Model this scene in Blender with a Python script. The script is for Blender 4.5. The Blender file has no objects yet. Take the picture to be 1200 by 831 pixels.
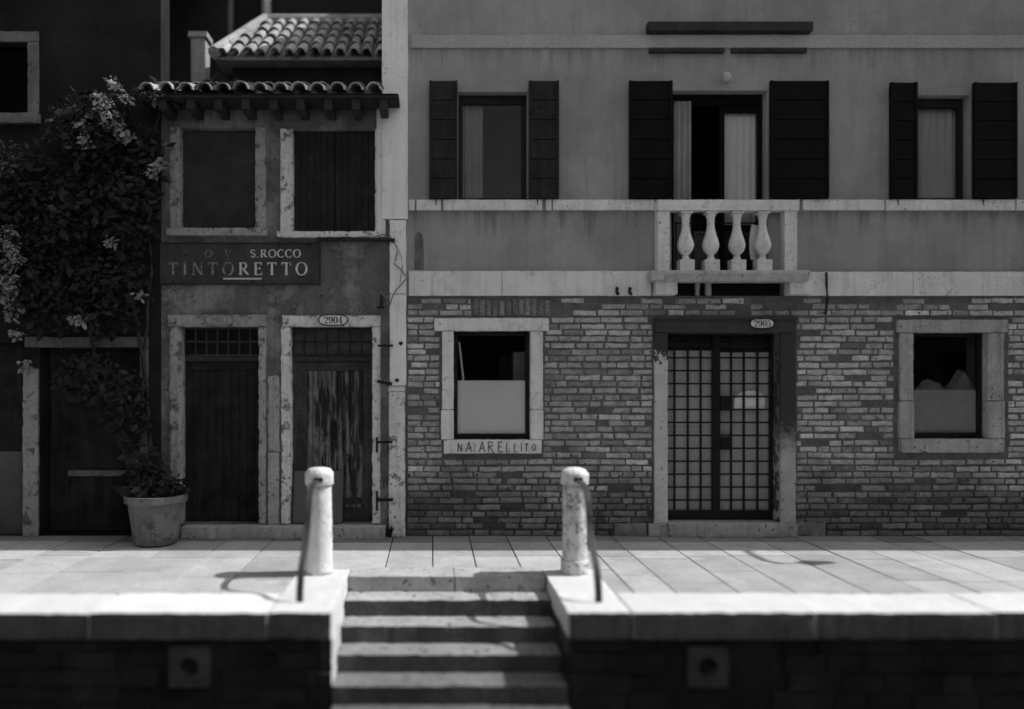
import bpy, bmesh, math, random
from mathutils import Vector, noise
R = math.radians
random.seed(7)
C = bpy.context.scene.collection
S = bpy.context.scene

# ------------------------------------------------------------------ camera, sky, sun, exposure
D = 9.0                       # metres from the lens to the facade plane (y = 0)
CAMZ = 1.78
cam_d = bpy.data.cameras.new('camera')
cam = bpy.data.objects.new('camera', cam_d)
C.objects.link(cam)
cam.location = (0, -D, CAMZ)
cam.rotation_euler = (R(90), 0, 0)
cam_d.sensor_width = 36
cam_d.lens = 27
cam_d.shift_x = 0.0775
cam_d.shift_y = 0.02875
cam_d.clip_end = 600
cam_d.dof.use_dof = True
cam_d.dof.focus_distance = 8.4
cam_d.dof.aperture_fstop = 0.16
S.camera = cam

SUN_TO = Vector((0.88, 0.075, 1.0)).normalized()          # towards the sun: along the canal, just behind the facade
w = bpy.data.worlds.new('World')
S.world = w
w.use_nodes = True
nt = w.node_tree
bg = nt.nodes['Background']
sky = nt.nodes.new('ShaderNodeTexSky')
sky.sky_type = 'NISHITA'
sky.sun_disc = False
sky.sun_elevation = math.asin(SUN_TO.z)
sky.sun_rotation = math.atan2(SUN_TO.x, SUN_TO.y)
bw = nt.nodes.new('ShaderNodeRGBToBW')
nt.links.new(sky.outputs[0], bw.inputs[0])
nt.links.new(bw.outputs[0], bg.inputs['Color'])
bg.inputs['Strength'].default_value = 0.15

sl = bpy.data.lights.new('sun', 'SUN')
sun = bpy.data.objects.new('sun', sl)
C.objects.link(sun)
sl.energy = 2.15
sl.angle = R(0.5)
sl.color = (1, 1, 1)
sun.location = (20, 0, 25)
sun.rotation_euler = SUN_TO.to_track_quat('Z', 'Y').to_euler()
S.view_settings.view_transform = 'Standard'
S.view_settings.look = 'None'
S.view_settings.gamma = 1
S.view_settings.use_curve_mapping = False
S.view_settings.exposure = 1.05
S.render.engine = 'CYCLES'
S.cycles.max_bounces = 8
S.cycles.use_denoising = True

# ------------------------------------------------------------------ helpers
def PX(px, y=0.0): return (px - 507) * (D + y) / 900
def PZ(py, y=0.0): return CAMZ + (450 - py) * (D + y) / 900

class MB:
    def __init__(s):
        s.v, s.f, s.t, s.m = [], [], [], []
    def face(s, pts, tone=1.0, mi=0):
        n = len(s.v)
        s.v += [Vector(p) for p in pts]
        s.f.append(tuple(range(n, n + len(pts))))
        s.t.append(tone); s.m.append(mi)
    def idx(s, verts, faces, tone=1.0, mi=0):
        n = len(s.v)
        s.v += [Vector(p) for p in verts]
        for f in faces:
            s.f.append(tuple(i + n for i in f)); s.t.append(tone); s.m.append(mi)
    def box(s, x0, x1, y0, y1, z0, z1, tone=1.0, mi=0, jit=0.0):
        if x0 > x1: x0, x1 = x1, x0
        if y0 > y1: y0, y1 = y1, y0
        if z0 > z1: z0, z1 = z1, z0
        j = (lambda: random.uniform(-jit, jit)) if jit else (lambda: 0)
        vs = [(x + j(), y + j(), z + j()) for z in (z0, z1) for y in (y0, y1) for x in (x0, x1)]
        s.idx(vs, [(0,2,3,1), (4,5,7,6), (0,1,5,4), (2,6,7,3), (0,4,6,2), (1,3,7,5)], tone, mi)
        return s
    def rough(s, x0, x1, y0, y1, z0, z1, step=0.05, amp=0.004, tone=1.0, mi=0, front=None):
        """a box of worn stone: fine faces, edges and faces nibbled by noise"""
        lo = Vector((min(x0,x1), min(y0,y1), min(z0,z1))); hi = Vector((max(x0,x1), max(y0,y1), max(z0,z1)))
        n = [max(1, int(math.ceil((hi[i]-lo[i])/step))) for i in range(3)]
        key, vs, fs = {}, [], []
        def vid(i, j, k):
            q = (i, j, k)
            if q not in key:
                p = Vector((lo[0]+(hi[0]-lo[0])*i/n[0], lo[1]+(hi[1]-lo[1])*j/n[1], lo[2]+(hi[2]-lo[2])*k/n[2]))
                ext = sum(1 for a, b in zip(q, n) if a == 0 or a == b)
                d = noise.noise_vector(p*9)*amp + noise.noise_vector(p*31)*amp*0.6
                if ext >= 2:                       # worn edge, pulled in
                    c = (lo + hi)/2
                    for a in range(3):
                        if q[a] == 0: d[a] += abs(noise.noise(p*14))*amp*1.8
                        elif q[a] == n[a]: d[a] -= abs(noise.noise(p*14+Vector((5,5,5))))*amp*1.8
                key[q] = len(vs); vs.append(p + d)
            return key[q]
        for i in range(n[0]):
            for j in range(n[1]):
                fs.append((vid(i,j,0), vid(i,j+1,0), vid(i+1,j+1,0), vid(i+1,j,0)))
                fs.append((vid(i,j,n[2]), vid(i+1,j,n[2]), vid(i+1,j+1,n[2]), vid(i,j+1,n[2])))
        ff = []
        for i in range(n[0]):
            for k in range(n[2]):
                ff.append((vid(i,0,k), vid(i+1,0,k), vid(i+1,0,k+1), vid(i,0,k+1)))
                fs.append((vid(i,n[1],k), vid(i,n[1],k+1), vid(i+1,n[1],k+1), vid(i+1,n[1],k)))
        for j in range(n[1]):
            for k in range(n[2]):
                fs.append((vid(0,j,k), vid(0,j,k+1), vid(0,j+1,k+1), vid(0,j+1,k)))
                fs.append((vid(n[0],j,k), vid(n[0],j+1,k), vid(n[0],j+1,k+1), vid(n[0],j,k+1)))
        k0 = len(s.f)
        s.idx(vs, fs + ff, tone, mi)
        if front is not None:                       # the weathered face towards the water
            for k in range(k0+len(fs), len(s.f)): s.m[k] = front
        return s
    def tube(s, pts, r, seg=8, tone=1.0, mi=0):
        pts = [Vector(p) for p in pts]
        rs = r if isinstance(r, (list, tuple)) else [r]*len(pts)
        vs, fs = [], []
        for i, p in enumerate(pts):
            t = (pts[min(i+1, len(pts)-1)] - pts[max(i-1, 0)]).normalized()
            a = t.cross(Vector((0,0,1)))
            if a.length < 1e-3: a = t.cross(Vector((0,1,0)))
            a.normalize(); b = t.cross(a).normalized()
            for k in range(seg):
                an = 2*math.pi*k/seg
                vs.append(p + a*math.cos(an)*rs[i] + b*math.sin(an)*rs[i])
        for i in range(len(pts)-1):
            for k in range(seg):
                k2 = (k+1) % seg
                fs.append((i*seg+k, i*seg+k2, (i+1)*seg+k2, (i+1)*seg+k))
        fs.append(tuple(range(seg))); fs.append(tuple((len(pts)-1)*seg+k for k in reversed(range(seg))))
        s.idx(vs, fs, tone, mi)
        return s
    def lathe(s, c, prof, seg=28, tone=1.0, mi=0, rough=0.0):
        c = Vector(c); vs, fs = [], []
        for r, z in prof:
            for k in range(seg):
                a = 2*math.pi*k/seg
                p = c + Vector((math.cos(a)*r, math.sin(a)*r, z))
                if rough:
                    q = noise.noise(p*22)*rough + noise.noise(p*60)*rough*0.5
                    p += Vector((math.cos(a), math.sin(a), 0))*q
                vs.append(p)
        for i in range(len(prof)-1):
            for k in range(seg):
                k2 = (k+1) % seg
                fs.append((i*seg+k, i*seg+k2, (i+1)*seg+k2, (i+1)*seg+k))
        fs.append(tuple(reversed(range(seg)))); fs.append(tuple((len(prof)-1)*seg+k for k in range(seg)))
        s.idx(vs, fs, tone, mi)
        return s
    def wall(s, x0, x1, z0, z1, yf, yb, holes, tone=1.0, mi=0):
        """a wall of real thickness with openings (x0, x1, z0, z1)"""
        xs = sorted({x0, x1, *[h[0] for h in holes], *[h[1] for h in holes]})
        zs = sorted({z0, z1, *[h[2] for h in holes], *[h[3] for h in holes]})
        xs = [x for x in xs if x0 <= x <= x1]; zs = [z for z in zs if z0 <= z <= z1]
        def solid(i, k):
            if i < 0 or k < 0 or i >= len(xs)-1 or k >= len(zs)-1: return False
            cx, cz = (xs[i]+xs[i+1])/2, (zs[k]+zs[k+1])/2
            return not any(h[0] < cx < h[1] and h[2] < cz < h[3] for h in holes)
        for i in range(len(xs)-1):
            for k in range(len(zs)-1):
                if not solid(i, k): continue
                a, b, c, d = xs[i], xs[i+1], zs[k], zs[k+1]
                s.face([(a,yf,c), (b,yf,c), (b,yf,d), (a,yf,d)], tone, mi)
                s.face([(a,yb,c), (a,yb,d), (b,yb,d), (b,yb,c)], tone, mi)
                if not solid(i-1, k): s.face([(a,yf,c), (a,yf,d), (a,yb,d), (a,yb,c)], tone, mi)
                if not solid(i+1, k): s.face([(b,yf,c), (b,yb,c), (b,yb,d), (b,yf,d)], tone, mi)
                if not solid(i, k-1): s.face([(a,yf,c), (a,yb,c), (b,yb,c), (b,yf,c)], tone, mi)
                if not solid(i, k+1): s.face([(a,yf,d), (b,yf,d), (b,yb,d), (a,yb,d)], tone, mi)
        return s
    def ribbon(s, pts, ws, y, tone=1.0, mi=0):
        """a brush stroke lying in a plane y = const; pts are (x, z)"""
        L, Rr = [], []
        for i, p in enumerate(pts):
            a = pts[max(i-1, 0)]; b = pts[min(i+1, len(pts)-1)]
            dx, dz = b[0]-a[0], b[1]-a[1]; l = math.hypot(dx, dz) or 1
            nx, nz = -dz/l, dx/l
            h = ws[i]/2
            L.append((p[0]+nx*h, y, p[1]+nz*h)); Rr.append((p[0]-nx*h, y, p[1]-nz*h))
        for i in range(len(pts)-1):
            s.face([Rr[i], Rr[i+1], L[i+1], L[i]], tone, mi)
        return s
    def build(s, name, mat, parent=None, smooth=False, bevel=0.0, weld=False):
        off = Vector((0,0,0)); p = parent
        while p: off += p.location; p = p.parent
        me = bpy.data.meshes.new(name)
        me.from_pydata([tuple(v - off) for v in s.v], [], s.f)
        for m in (mat if isinstance(mat, (list, tuple)) else [mat]): me.materials.append(m)
        me.polygons.foreach_set('material_index', s.m)
        at = me.attributes.new('tone', 'FLOAT', 'FACE')
        at.data.foreach_set('value', s.t)
        if weld:
            bm = bmesh.new(); bm.from_mesh(me)
            bmesh.ops.remove_doubles(bm, verts=bm.verts, dist=1e-4)
            bm.to_mesh(me); bm.free()
        bm = bmesh.new(); bm.from_mesh(me)
        if not name.startswith(('foliage', 'blossom', 'letter', 'numeral', 'graffiti')):
            bmesh.ops.recalc_face_normals(bm, faces=bm.faces)
        bm.to_mesh(me); bm.free()
        if smooth:
            me.polygons.foreach_set('use_smooth', [True]*len(me.polygons))
        me.update()
        o = bpy.data.objects.new(name, me); C.objects.link(o)
        if parent: o.parent = parent
        if bevel:
            b = o.modifiers.new('bevel', 'BEVEL'); b.width = bevel; b.segments = 2; b.limit_method = 'ANGLE'; b.angle_limit = R(40)
        return o

def tag(o, label=None, cat=None, group=None, kind=None):
    if label: o['label'] = label
    if cat: o['category'] = cat
    if group: o['group'] = group
    if kind: o['kind'] = kind
    return o
def thing(name, label, cat, loc=(0,0,0), group=None):
    o = bpy.data.objects.new(name, None); C.objects.link(o); o.location = loc
    o.empty_display_size = 0.2
    return tag(o, label, cat, group)
def part(name, loc, parent):
    """a part that is only an Empty carrying its sub-parts"""
    o = bpy.data.objects.new(name, None); C.objects.link(o)
    off = Vector((0,0,0)); p = parent
    while p: off += p.location; p = p.parent
    o.location = Vector(loc) - off
    o.parent = parent
    return o

# ------------------------------------------------------------------ materials (a black and white photograph: every base colour is a grey)
def mat(name, base, var=0.25, scale=2.5, fine=0.15, fscale=40, rough=0.85, bump=0.3, bscale=70, bdist=0.004, tear=None, psoft=0.012, crack=None, stains=(),
        tone=False, patch=None, streak=None, spec=0.08, damp=None, speck=None, metal=0.0):
    """base grey, broad and fine mottling, optional flaked patches (value, threshold, scale), vertical streaks (value, amount), pits, rising damp (height, value)"""
    m = bpy.data.materials.new(name); m.use_nodes = True
    n = m.node_tree; N = n.nodes.new; Lk = n.links.new
    b = n.nodes['Principled BSDF']
    tc = N('ShaderNodeTexCoord'); co = tc.outputs['Object']
    def nz(sc, det=6, ro=0.6, vec=co):
        x = N('ShaderNodeTexNoise'); x.inputs['Scale'].default_value = sc; x.inputs['Detail'].default_value = det
        x.inputs['Roughness'].default_value = ro; Lk(vec, x.inputs['Vector']); return x.outputs['Fac']
    def mth(op, a, c, clamp=False):
        x = N('ShaderNodeMath'); x.operation = op; x.use_clamp = clamp
        for i, q in enumerate((a, c)):
            if q is None: continue
            if isinstance(q, (int, float)): x.inputs[i].default_value = q
            else: Lk(q, x.inputs[i])
        return x.outputs[0]
    def rng(v, a, c, lo, hi):
        x = N('ShaderNodeMapRange'); x.inputs[1].default_value = a; x.inputs[2].default_value = c
        x.inputs[3].default_value = lo; x.inputs[4].default_value = hi; Lk(v, x.inputs[0]); return x.outputs[0]
    def mixv(f, a, c):
        x = N('ShaderNodeMix'); x.data_type = 'FLOAT'; Lk(f, x.inputs[0])
        for i, q in ((2, a), (3, c)):
            if isinstance(q, (int, float)): x.inputs[i].default_value = q
            else: Lk(q, x.inputs[i])
        return x.outputs[0]
    v = rng(nz(scale), 0.3, 0.7, base*(1-var), base*(1+var))
    v = mth('MULTIPLY', v, rng(nz(fscale, 4), 0.3, 0.7, 1-fine, 1+fine))
    hgt = nz(bscale, 5)
    if patch:
        pv = co
        if tear:
            mp = N('ShaderNodeMapping'); mp.inputs['Scale'].default_value = tear; Lk(co, mp.inputs['Vector']); pv = mp.outputs[0]
        f = rng(nz(patch[2], 8, 0.68, pv), patch[1]-psoft, patch[1]+psoft, 0, 1)
        v = mixv(f, v, mth('MULTIPLY', rng(nz(fscale, 4), 0.3, 0.7, 1-fine, 1+fine), patch[0]))
        hgt = mth('SUBTRACT', hgt, mth('MULTIPLY', f, 0.5))
    if streak:
        mp = N('ShaderNodeMapping'); mp.inputs['Scale'].default_value = (9, 9, 0.55); Lk(co, mp.inputs['Vector'])
        f = rng(nz(1.6, 5, 0.6, mp.outputs[0]), 0.5, 0.72, 0, streak[1])
        v = mixv(f, v, streak[0])
    if speck:
        f = rng(nz(speck[2], 2, 0.5), speck[1]-0.02, speck[1]+0.02, 0, 1)
        v = mixv(f, v, speck[0])
    if crack:
        f = rng(mth('ABSOLUTE', mth('SUBTRACT', nz(crack[2], 7, 0.6), 0.5), None), 0, crack[1], 1, 0)
        f = mth('MULTIPLY', f, rng(nz(crack[2]*0.6+0.37, 3), 0.47, 0.56, 0, 1))
        v = mixv(f, v, crack[0])
        hgt = mth('SUBTRACT', hgt, f)
    for zt, ln_, vs_ in stains:
        mp = N('ShaderNodeMapping'); mp.inputs['Scale'].default_value = (7, 7, 0.35); mp.inputs['Location'].default_value = (zt, 0, 0); Lk(co, mp.inputs['Vector'])
        sp = N('ShaderNodeSeparateXYZ'); Lk(co, sp.inputs[0])
        reach = mth('MULTIPLY', rng(nz(1.3, 5, 0.65, mp.outputs[0]), 0.42, 0.72, 0.0, 1.0), ln_)
        below = mth('SUBTRACT', zt, sp.outputs['Z'])
        f = rng(mth('SUBTRACT', reach, below), 0.0, ln_*0.6, 0.0, 1.0)
        f = mth('MULTIPLY', f, rng(below, -0.002, 0.002, 0.0, 0.75))
        v = mixv(f, v, vs_)
    if damp:
        sx = N('ShaderNodeSeparateXYZ'); Lk(co, sx.inputs[0])
        h = mth('ADD', sx.outputs['Z'], mth('MULTIPLY', mth('SUBTRACT', nz(1.7, 6), 0.5), damp[0]*1.6))
        f = rng(h, damp[0]*0.55, damp[0]*1.35, 1, 0)
        v = mth('MULTIPLY', v, mixv(f, 1.0, damp[1]))
    if tone:
        at = N('ShaderNodeAttribute'); at.attribute_name = 'tone'
        v = mth('MULTIPLY', v, at.outputs['Fac'])
    cb = N('ShaderNodeCombineColor')
    for i in range(3): Lk(v, cb.inputs[i])
    Lk(cb.outputs[0], b.inputs['Base Color'])
    b.inputs['Roughness'].default_value = rough
    b.inputs['Specular IOR Level'].default_value = spec
    b.inputs['Metallic'].default_value = metal
    bp = N('ShaderNodeBump'); bp.inputs['Strength'].default_value = bump; bp.inputs['Distance'].default_value = bdist
    Lk(hgt, bp.inputs['Height']); Lk(bp.outputs[0], b.inputs['Normal'])
    return m

def glass_mat(name, tint=0.85):
    m = bpy.data.materials.new(name); m.use_nodes = True
    n = m.node_tree; n.nodes.clear(); N = n.nodes.new
    out = N('ShaderNodeOutputMaterial'); mx = N('ShaderNodeMixShader'); tr = N('ShaderNodeBsdfTransparent'); gl = N('ShaderNodeBsdfGlossy')
    fr = N('ShaderNodeFresnel'); fr.inputs['IOR'].default_value = 1.26
    nz = N('ShaderNodeTexNoise'); nz.inputs['Scale'].default_value = 2.2; tc = N('ShaderNodeTexCoord')
    bp = N('ShaderNodeBump'); bp.inputs['Strength'].default_value = 0.05; bp.inputs['Distance'].default_value = 0.02
    n.links.new(tc.outputs['Object'], nz.inputs['Vector']); n.links.new(nz.outputs['Fac'], bp.inputs['Height'])
    n.links.new(bp.outputs[0], gl.inputs['Normal'])
    tr.inputs['Color'].default_value = (tint, tint, tint, 1); gl.inputs['Roughness'].default_value = 0.03
    n.links.new(fr.outputs[0], mx.inputs[0]); n.links.new(tr.outputs[0], mx.inputs[1]); n.links.new(gl.outputs[0], mx.inputs[2])
    n.links.new(mx.outputs[0], out.inputs['Surface'])
    return m

M = {}
M['plaster'] = mat('plaster', 0.31, stains=((PZ(247), 0.55, 0.15), (PZ(57), 0.6, 0.19), (7.4, 1.3, 0.17)), var=0.2, scale=1.1, fine=0.17, fscale=75, bump=0.5, bscale=110, crack=(0.15, 0.003, 0.9), patch=(0.25, 0.54, 0.9), psoft=0.06, streak=(0.2, 0.45))
M['old_plaster'] = mat('old_plaster', 0.125, var=0.3, scale=2.2, fine=0.15, fscale=22, bump=0.4, bscale=60, patch=(0.23, 0.53, 1.5), psoft=0.04, streak=(0.05, 0.4), speck=(0.04, 0.73, 9), crack=(0.03, 0.006, 1.6))
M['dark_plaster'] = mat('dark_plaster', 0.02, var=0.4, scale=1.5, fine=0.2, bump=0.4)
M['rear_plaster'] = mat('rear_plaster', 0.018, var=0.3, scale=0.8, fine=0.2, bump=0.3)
M['white_paint'] = mat('white_paint', 0.78, var=0.09, scale=1.6, fine=0.06, fscale=30, bump=0.2, bscale=90, streak=(0.42, 0.35), speck=(0.2, 0.75, 16), crack=(0.2, 0.006, 2.2))
M['flaked_paint'] = mat('flaked_paint', 0.64, var=0.12, scale=3, fine=0.1, bump=0.6, bscale=60, patch=(0.19, 0.585, 7.5), psoft=0.02, streak=(0.32, 0.55), speck=(0.09, 0.69, 26), crack=(0.14, 0.010, 5))
M['stone'] = mat('stone', 0.70, var=0.13, scale=3.5, fine=0.1, fscale=55, bump=0.5, bscale=80, streak=(0.36, 0.45), speck=(0.16, 0.70, 30), crack=(0.22, 0.006, 2.6))
M['edge_dimmed_stone'] = mat('edge_dimmed_stone', 0.16, var=0.3, scale=3, fine=0.15, bump=0.5, streak=(0.07, 0.6), speck=(0.05, 0.68, 24))  # darker copy of grey_stone: left-edge dimming put into the base grey
M['edge_dimmed_paint'] = mat('edge_dimmed_flaked_paint', 0.32, var=0.2, scale=3, fine=0.12, bump=0.6, bscale=60, patch=(0.12, 0.58, 7.5), psoft=0.02, streak=(0.16, 0.6), speck=(0.06, 0.69, 26), crack=(0.08, 0.010, 5))  # darker copy of flaked_paint: left-edge dimming put into the base grey
M['dim_stone'] = mat('dim_stone', 0.35, var=0.2, scale=3, fine=0.15, bump=0.5, streak=(0.13, 0.6), speck=(0.08, 0.68, 24))
M['slab'] = mat('balcony_slab_stone', 0.46, var=0.2, scale=4, fine=0.15, bump=0.5, streak=(0.25, 0.6), speck=(0.1, 0.69, 24))
M['grey_stone'] = mat('grey_stone', 0.36, var=0.2, scale=3, fine=0.15, bump=0.5, streak=(0.18, 0.6), speck=(0.1, 0.68, 24))
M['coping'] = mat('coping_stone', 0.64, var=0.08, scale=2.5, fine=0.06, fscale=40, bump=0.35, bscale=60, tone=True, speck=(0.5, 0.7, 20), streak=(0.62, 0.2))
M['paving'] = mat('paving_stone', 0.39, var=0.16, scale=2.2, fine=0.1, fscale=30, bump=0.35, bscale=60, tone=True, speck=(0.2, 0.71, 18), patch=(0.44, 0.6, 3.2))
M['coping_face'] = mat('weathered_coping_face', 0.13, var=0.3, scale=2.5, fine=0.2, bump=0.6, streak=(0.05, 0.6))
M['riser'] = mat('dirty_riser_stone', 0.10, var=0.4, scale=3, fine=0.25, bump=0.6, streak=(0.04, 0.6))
M['cheek'] = mat('pale_cheek_stone', 0.55, var=0.2, scale=2.5, fine=0.12, bump=0.5, streak=(0.3, 0.5))
M['joint'] = mat('joint_dirt', 0.05, var=0.3, scale=8)
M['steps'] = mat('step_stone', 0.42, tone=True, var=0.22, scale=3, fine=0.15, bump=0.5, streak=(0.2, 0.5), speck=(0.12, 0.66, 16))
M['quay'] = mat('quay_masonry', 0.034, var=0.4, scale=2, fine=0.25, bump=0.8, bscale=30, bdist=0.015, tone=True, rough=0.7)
M['mortar'] = mat('mortar', 0.12, var=0.3, scale=4, fine=0.25, fscale=30, bump=0.8, bscale=90, damp=(0.75, 0.5))
M['brick'] = mat('brick', 0.36, patch=(0.12, 0.64, 2.6), psoft=0.03, var=0.3, scale=9, fine=0.28, fscale=50, bump=0.9, bscale=85, bdist=0.006, tone=True, damp=(0.75, 0.42), speck=(0.06, 0.69, 22), rough=0.9)
M['lintel_dark'] = mat('dark_lintel_stone', 0.055, var=0.25, scale=4, fine=0.15, bump=0.4)
M['black'] = mat('black_iron', 0.012, var=0.3, scale=9, rough=0.5, bump=0.2, spec=0.15)
M['rust'] = mat('rusty_iron', 0.03, var=0.5, scale=14, fine=0.3, rough=0.7, bump=0.6)
M['steel'] = mat('worn_flat_steel', 0.035, var=0.35, scale=9, fine=0.2, rough=0.5, bump=0.25, spec=0.5, streak=(0.04, 0.6))
M['shutter'] = mat('shutter_wood', 0.024, var=0.35, scale=5, fine=0.3, bump=0.5, streak=(0.05, 0.4), rough=0.75)
M['shutter_black'] = mat('black_shutter_wood', 0.006, var=0.3, scale=5, fine=0.3, bump=0.4, rough=0.75)
M['wood'] = mat('weathered_door_wood', 0.05, var=0.35, scale=5, fine=0.3, bump=0.6, streak=(0.11, 0.6), rough=0.85)
M['wood_dark'] = mat('dark_door_wood', 0.022, var=0.5, scale=4, fine=0.3, bump=0.6, streak=(0.05, 0.6))
M['peel'] = mat('peeled_board_paint', 0.16, var=0.3, scale=6, fine=0.3, bump=0.7, bscale=40, patch=(0.028, 0.50, 3.2), tear=(5, 5, 0.55), streak=(0.05, 0.3))
M['board'] = mat('plywood_board', 0.11, var=0.12, scale=2, fine=0.1, streak=(0.08, 0.5), bump=0.2)
M['room'] = mat('room_plaster', 0.10, var=0.1)
M['curtain'] = mat('curtain_cloth', 0.75, var=0.08, scale=3, fine=0.06, fscale=120, bump=0.1)
M['curtain_grey'] = mat('grey_curtain_cloth', 0.5, var=0.08, scale=3, fine=0.06, fscale=120, bump=0.1)
M['curtain_dim'] = mat('dim_curtain_cloth', 0.24, var=0.15, scale=3, fine=0.06, fscale=120, bump=0.1)
M['blind'] = mat('white_window_board', 0.86, var=0.05, scale=2, fine=0.04, bump=0.1, rough=0.5)
M['frosted'] = mat('frosted_door_panel', 0.46, var=0.1, scale=1.6, fine=0.05, bump=0.1, rough=0.35, streak=(0.2, 0.35))
M['paper'] = mat('paper', 0.85, var=0.05, scale=6, fine=0.05, bump=0.1)
M['enamel'] = mat('enamel', 0.7, var=0.05, scale=8, fine=0.05, rough=0.3, bump=0.05, speck=(0.3, 0.72, 40))
M['worn_enamel'] = mat('worn_enamel', 0.33, var=0.15, scale=20, fine=0.1, rough=0.5)
M['ink'] = mat('black_lettering', 0.01, rough=0.5, bump=0.05)
M['faded_ink'] = mat('faded_lettering', 0.17, rough=0.6, bump=0.05)
M['sign_ground'] = mat('sign_board_paint', 0.055, var=0.3, scale=3, fine=0.2, bump=0.4, streak=(0.08, 0.4), speck=(0.02, 0.7, 12))
M['letter_paint'] = mat('pale_letter_paint', 0.6, var=0.2, scale=9, fine=0.2, bump=0.2, speck=(0.15, 0.68, 35))
M['letter_dimmed'] = mat('dimmed_letter_paint', 0.26, var=0.25, scale=9, fine=0.3, bump=0.2, speck=(0.06, 0.58, 30))  # first letters: left-edge dimming put into the paint colour, together with wear
M['letter_worn'] = mat('worn_letter_paint', 0.17, var=0.25, scale=9, fine=0.3, bump=0.2, speck=(0.06, 0.62, 30))
M['graffiti'] = mat('graffiti_marker', 0.09, var=0.3, scale=30, fine=0.3)
M['tile'] = mat('roof_tile', 0.30, var=0.3, scale=4, fine=0.2, bump=0.6, tone=True, speck=(0.1, 0.68, 12))
M['rafter'] = mat('rafter_wood', 0.04, var=0.3, scale=6)
M['pot'] = mat('pale_pot', 0.15, var=0.25, scale=4, fine=0.2, bump=0.5, streak=(0.06, 0.6), patch=(0.09, 0.56, 6), psoft=0.05)
M['soil'] = mat('soil', 0.03, bump=0.9)
M['leaf'] = mat('leaf', 0.024, var=0.3, scale=3, tone=True, bump=0.1, rough=0.6)
M['bark'] = mat('bark', 0.04, var=0.4, scale=12, bump=0.9)
M['blossom'] = mat('blossom', 0.22, var=0.15, scale=9, tone=True, bump=0.1)
M['opposite'] = mat('opposite_plaster', 0.30, var=0.2, scale=0.8, fine=0.1)
M['opposite_dark'] = mat('opposite_dark_plaster', 0.10, var=0.2, scale=0.8)
M['water'] = mat('water', 0.008, var=0.2, scale=3, rough=0.06, bump=0.5, bscale=3.5, bdist=0.03, spec=0.5)
M['bollard'] = mat('bollard_paint', 0.72, var=0.1, scale=5, fine=0.08, fscale=50, bump=0.8, bscale=38, bdist=0.008, speck=(0.4, 0.73, 30), streak=(0.5, 0.25), crack=(0.45, 0.012, 9))
M['bollard_worn'] = mat('worn_bollard_paint', 0.66, var=0.16, scale=5, fine=0.12, fscale=50, bump=1.0, bscale=34, bdist=0.012, speck=(0.25, 0.70, 34), streak=(0.38, 0.4), crack=(0.16, 0.030, 12))
M['cable'] = mat('cable_sheath', 0.02, bump=0.05)
M['lens'] = glass_mat('window_glass', 0.97)
M['lens_dark'] = glass_mat('dim_window_glass', 0.6)

# ------------------------------------------------------------------ setting: ground, water, paving, coping
YQ = -3.02                                   # quay edge
def structure(mb, name, m, **k): return tag(mb.build(name, m, **k), kind='structure')
structure(MB().box(-150, 150, -150, 150, -2.6, -2.4), 'ground', M['joint'])
structure(MB().box(-60, 60, -6.1, -0.5, -1.2, -0.86), 'water', M['water'])
structure(MB().box(-60, 60, -24, -6.0, -1.8, 0.0), 'opposite_pavement', M['paving'])
SX0, SX1, SY0 = -0.78, 1.05, -1.91           # the stair recess: left, right, back
mb = MB()
mb.box(-26, SX0-0.03, -2.96, 0.3, -1.6, -0.215); mb.box(SX1+0.03, 26, -2.96, 0.3, -1.6, -0.215); mb.box(SX0-0.03, SX1+0.03, SY0+0.03, 0.3, -1.6, -0.215)
structure(mb, 'quay_core', M['quay']); mb = MB()
mb.box(-26, SX0-0.02, -2.5, 0.3, -0.215, -0.014); mb.box(SX1+0.02, 26, -2.5, 0.3, -0.215, -0.014); mb.box(SX0-0.02, SX1+0.02, SY0+0.36, 0.3, -0.215, -0.014)
structure(mb, 'pavement_bed', M['joint'])

# paving slabs: strips running out from the wall, butted with dirty joints
mb = MB()
x = -12.02
fixed = [-0.46, 0.0, 0.425, 0.86, 1.32, 1.72, 2.08, 2.62, 3.1]
xs = []
while x < fixed[0]-0.3: xs.append(x); x += random.uniform(0.42, 0.66)
xs += fixed; x = 3.1
while x < 16: x += random.uniform(0.42, 0.66); xs.append(x)
for i in range(len(xs)-1):
    a, b = xs[i]+0.006, xs[i+1]-0.006
    ys = [0.25, -0.28 - random.uniform(0, 0.1)]
    y = ys[-1]
    first = True
    while y > -2.47:
        step = random.uniform(0.6, 0.95)
        if first: step = 0.74 + random.uniform(-0.05, 0.05) if -0.5 < xs[i] < 2 else step
        first = False
        y = max(-2.48, y - step)
        if y < -2.2: y = -2.48
        ys.append(y)
    for k in range(len(ys)-1):
        y1, y0 = ys[k]-0.005, ys[k+1]+0.005
        t = random.uniform(0.80, 1.14)*(0.55 if k == 0 else 1.0); dz = random.uniform(-0.0025, 0.0025)  # row along the wall toned down: wall-foot shade put into the slab colour
        # keep clear of the stair recess and its kerb stones
        if b > SX0-0.5 and a < SX1+0.5:
            lim = SY0+0.27 if not (a > SX0+0.0 and b < SX1-0.0) else SY0+0.37
            if y0 < lim:                                  # the strip of the slab that runs on past the corner stone
                for c_, d_ in ((a, min(b, SX0-0.504)), (max(a, SX1+0.504), b)):
                    if d_-c_ > 0.04: mb.box(c_, d_, y0, min(y1, lim), -0.06, dz, t)
            if y1 < lim: continue
            y0 = max(y0, lim)
        if y1 - y0 > 0.03:
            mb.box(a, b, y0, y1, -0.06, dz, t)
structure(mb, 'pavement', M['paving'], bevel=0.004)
mb = MB()
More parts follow.
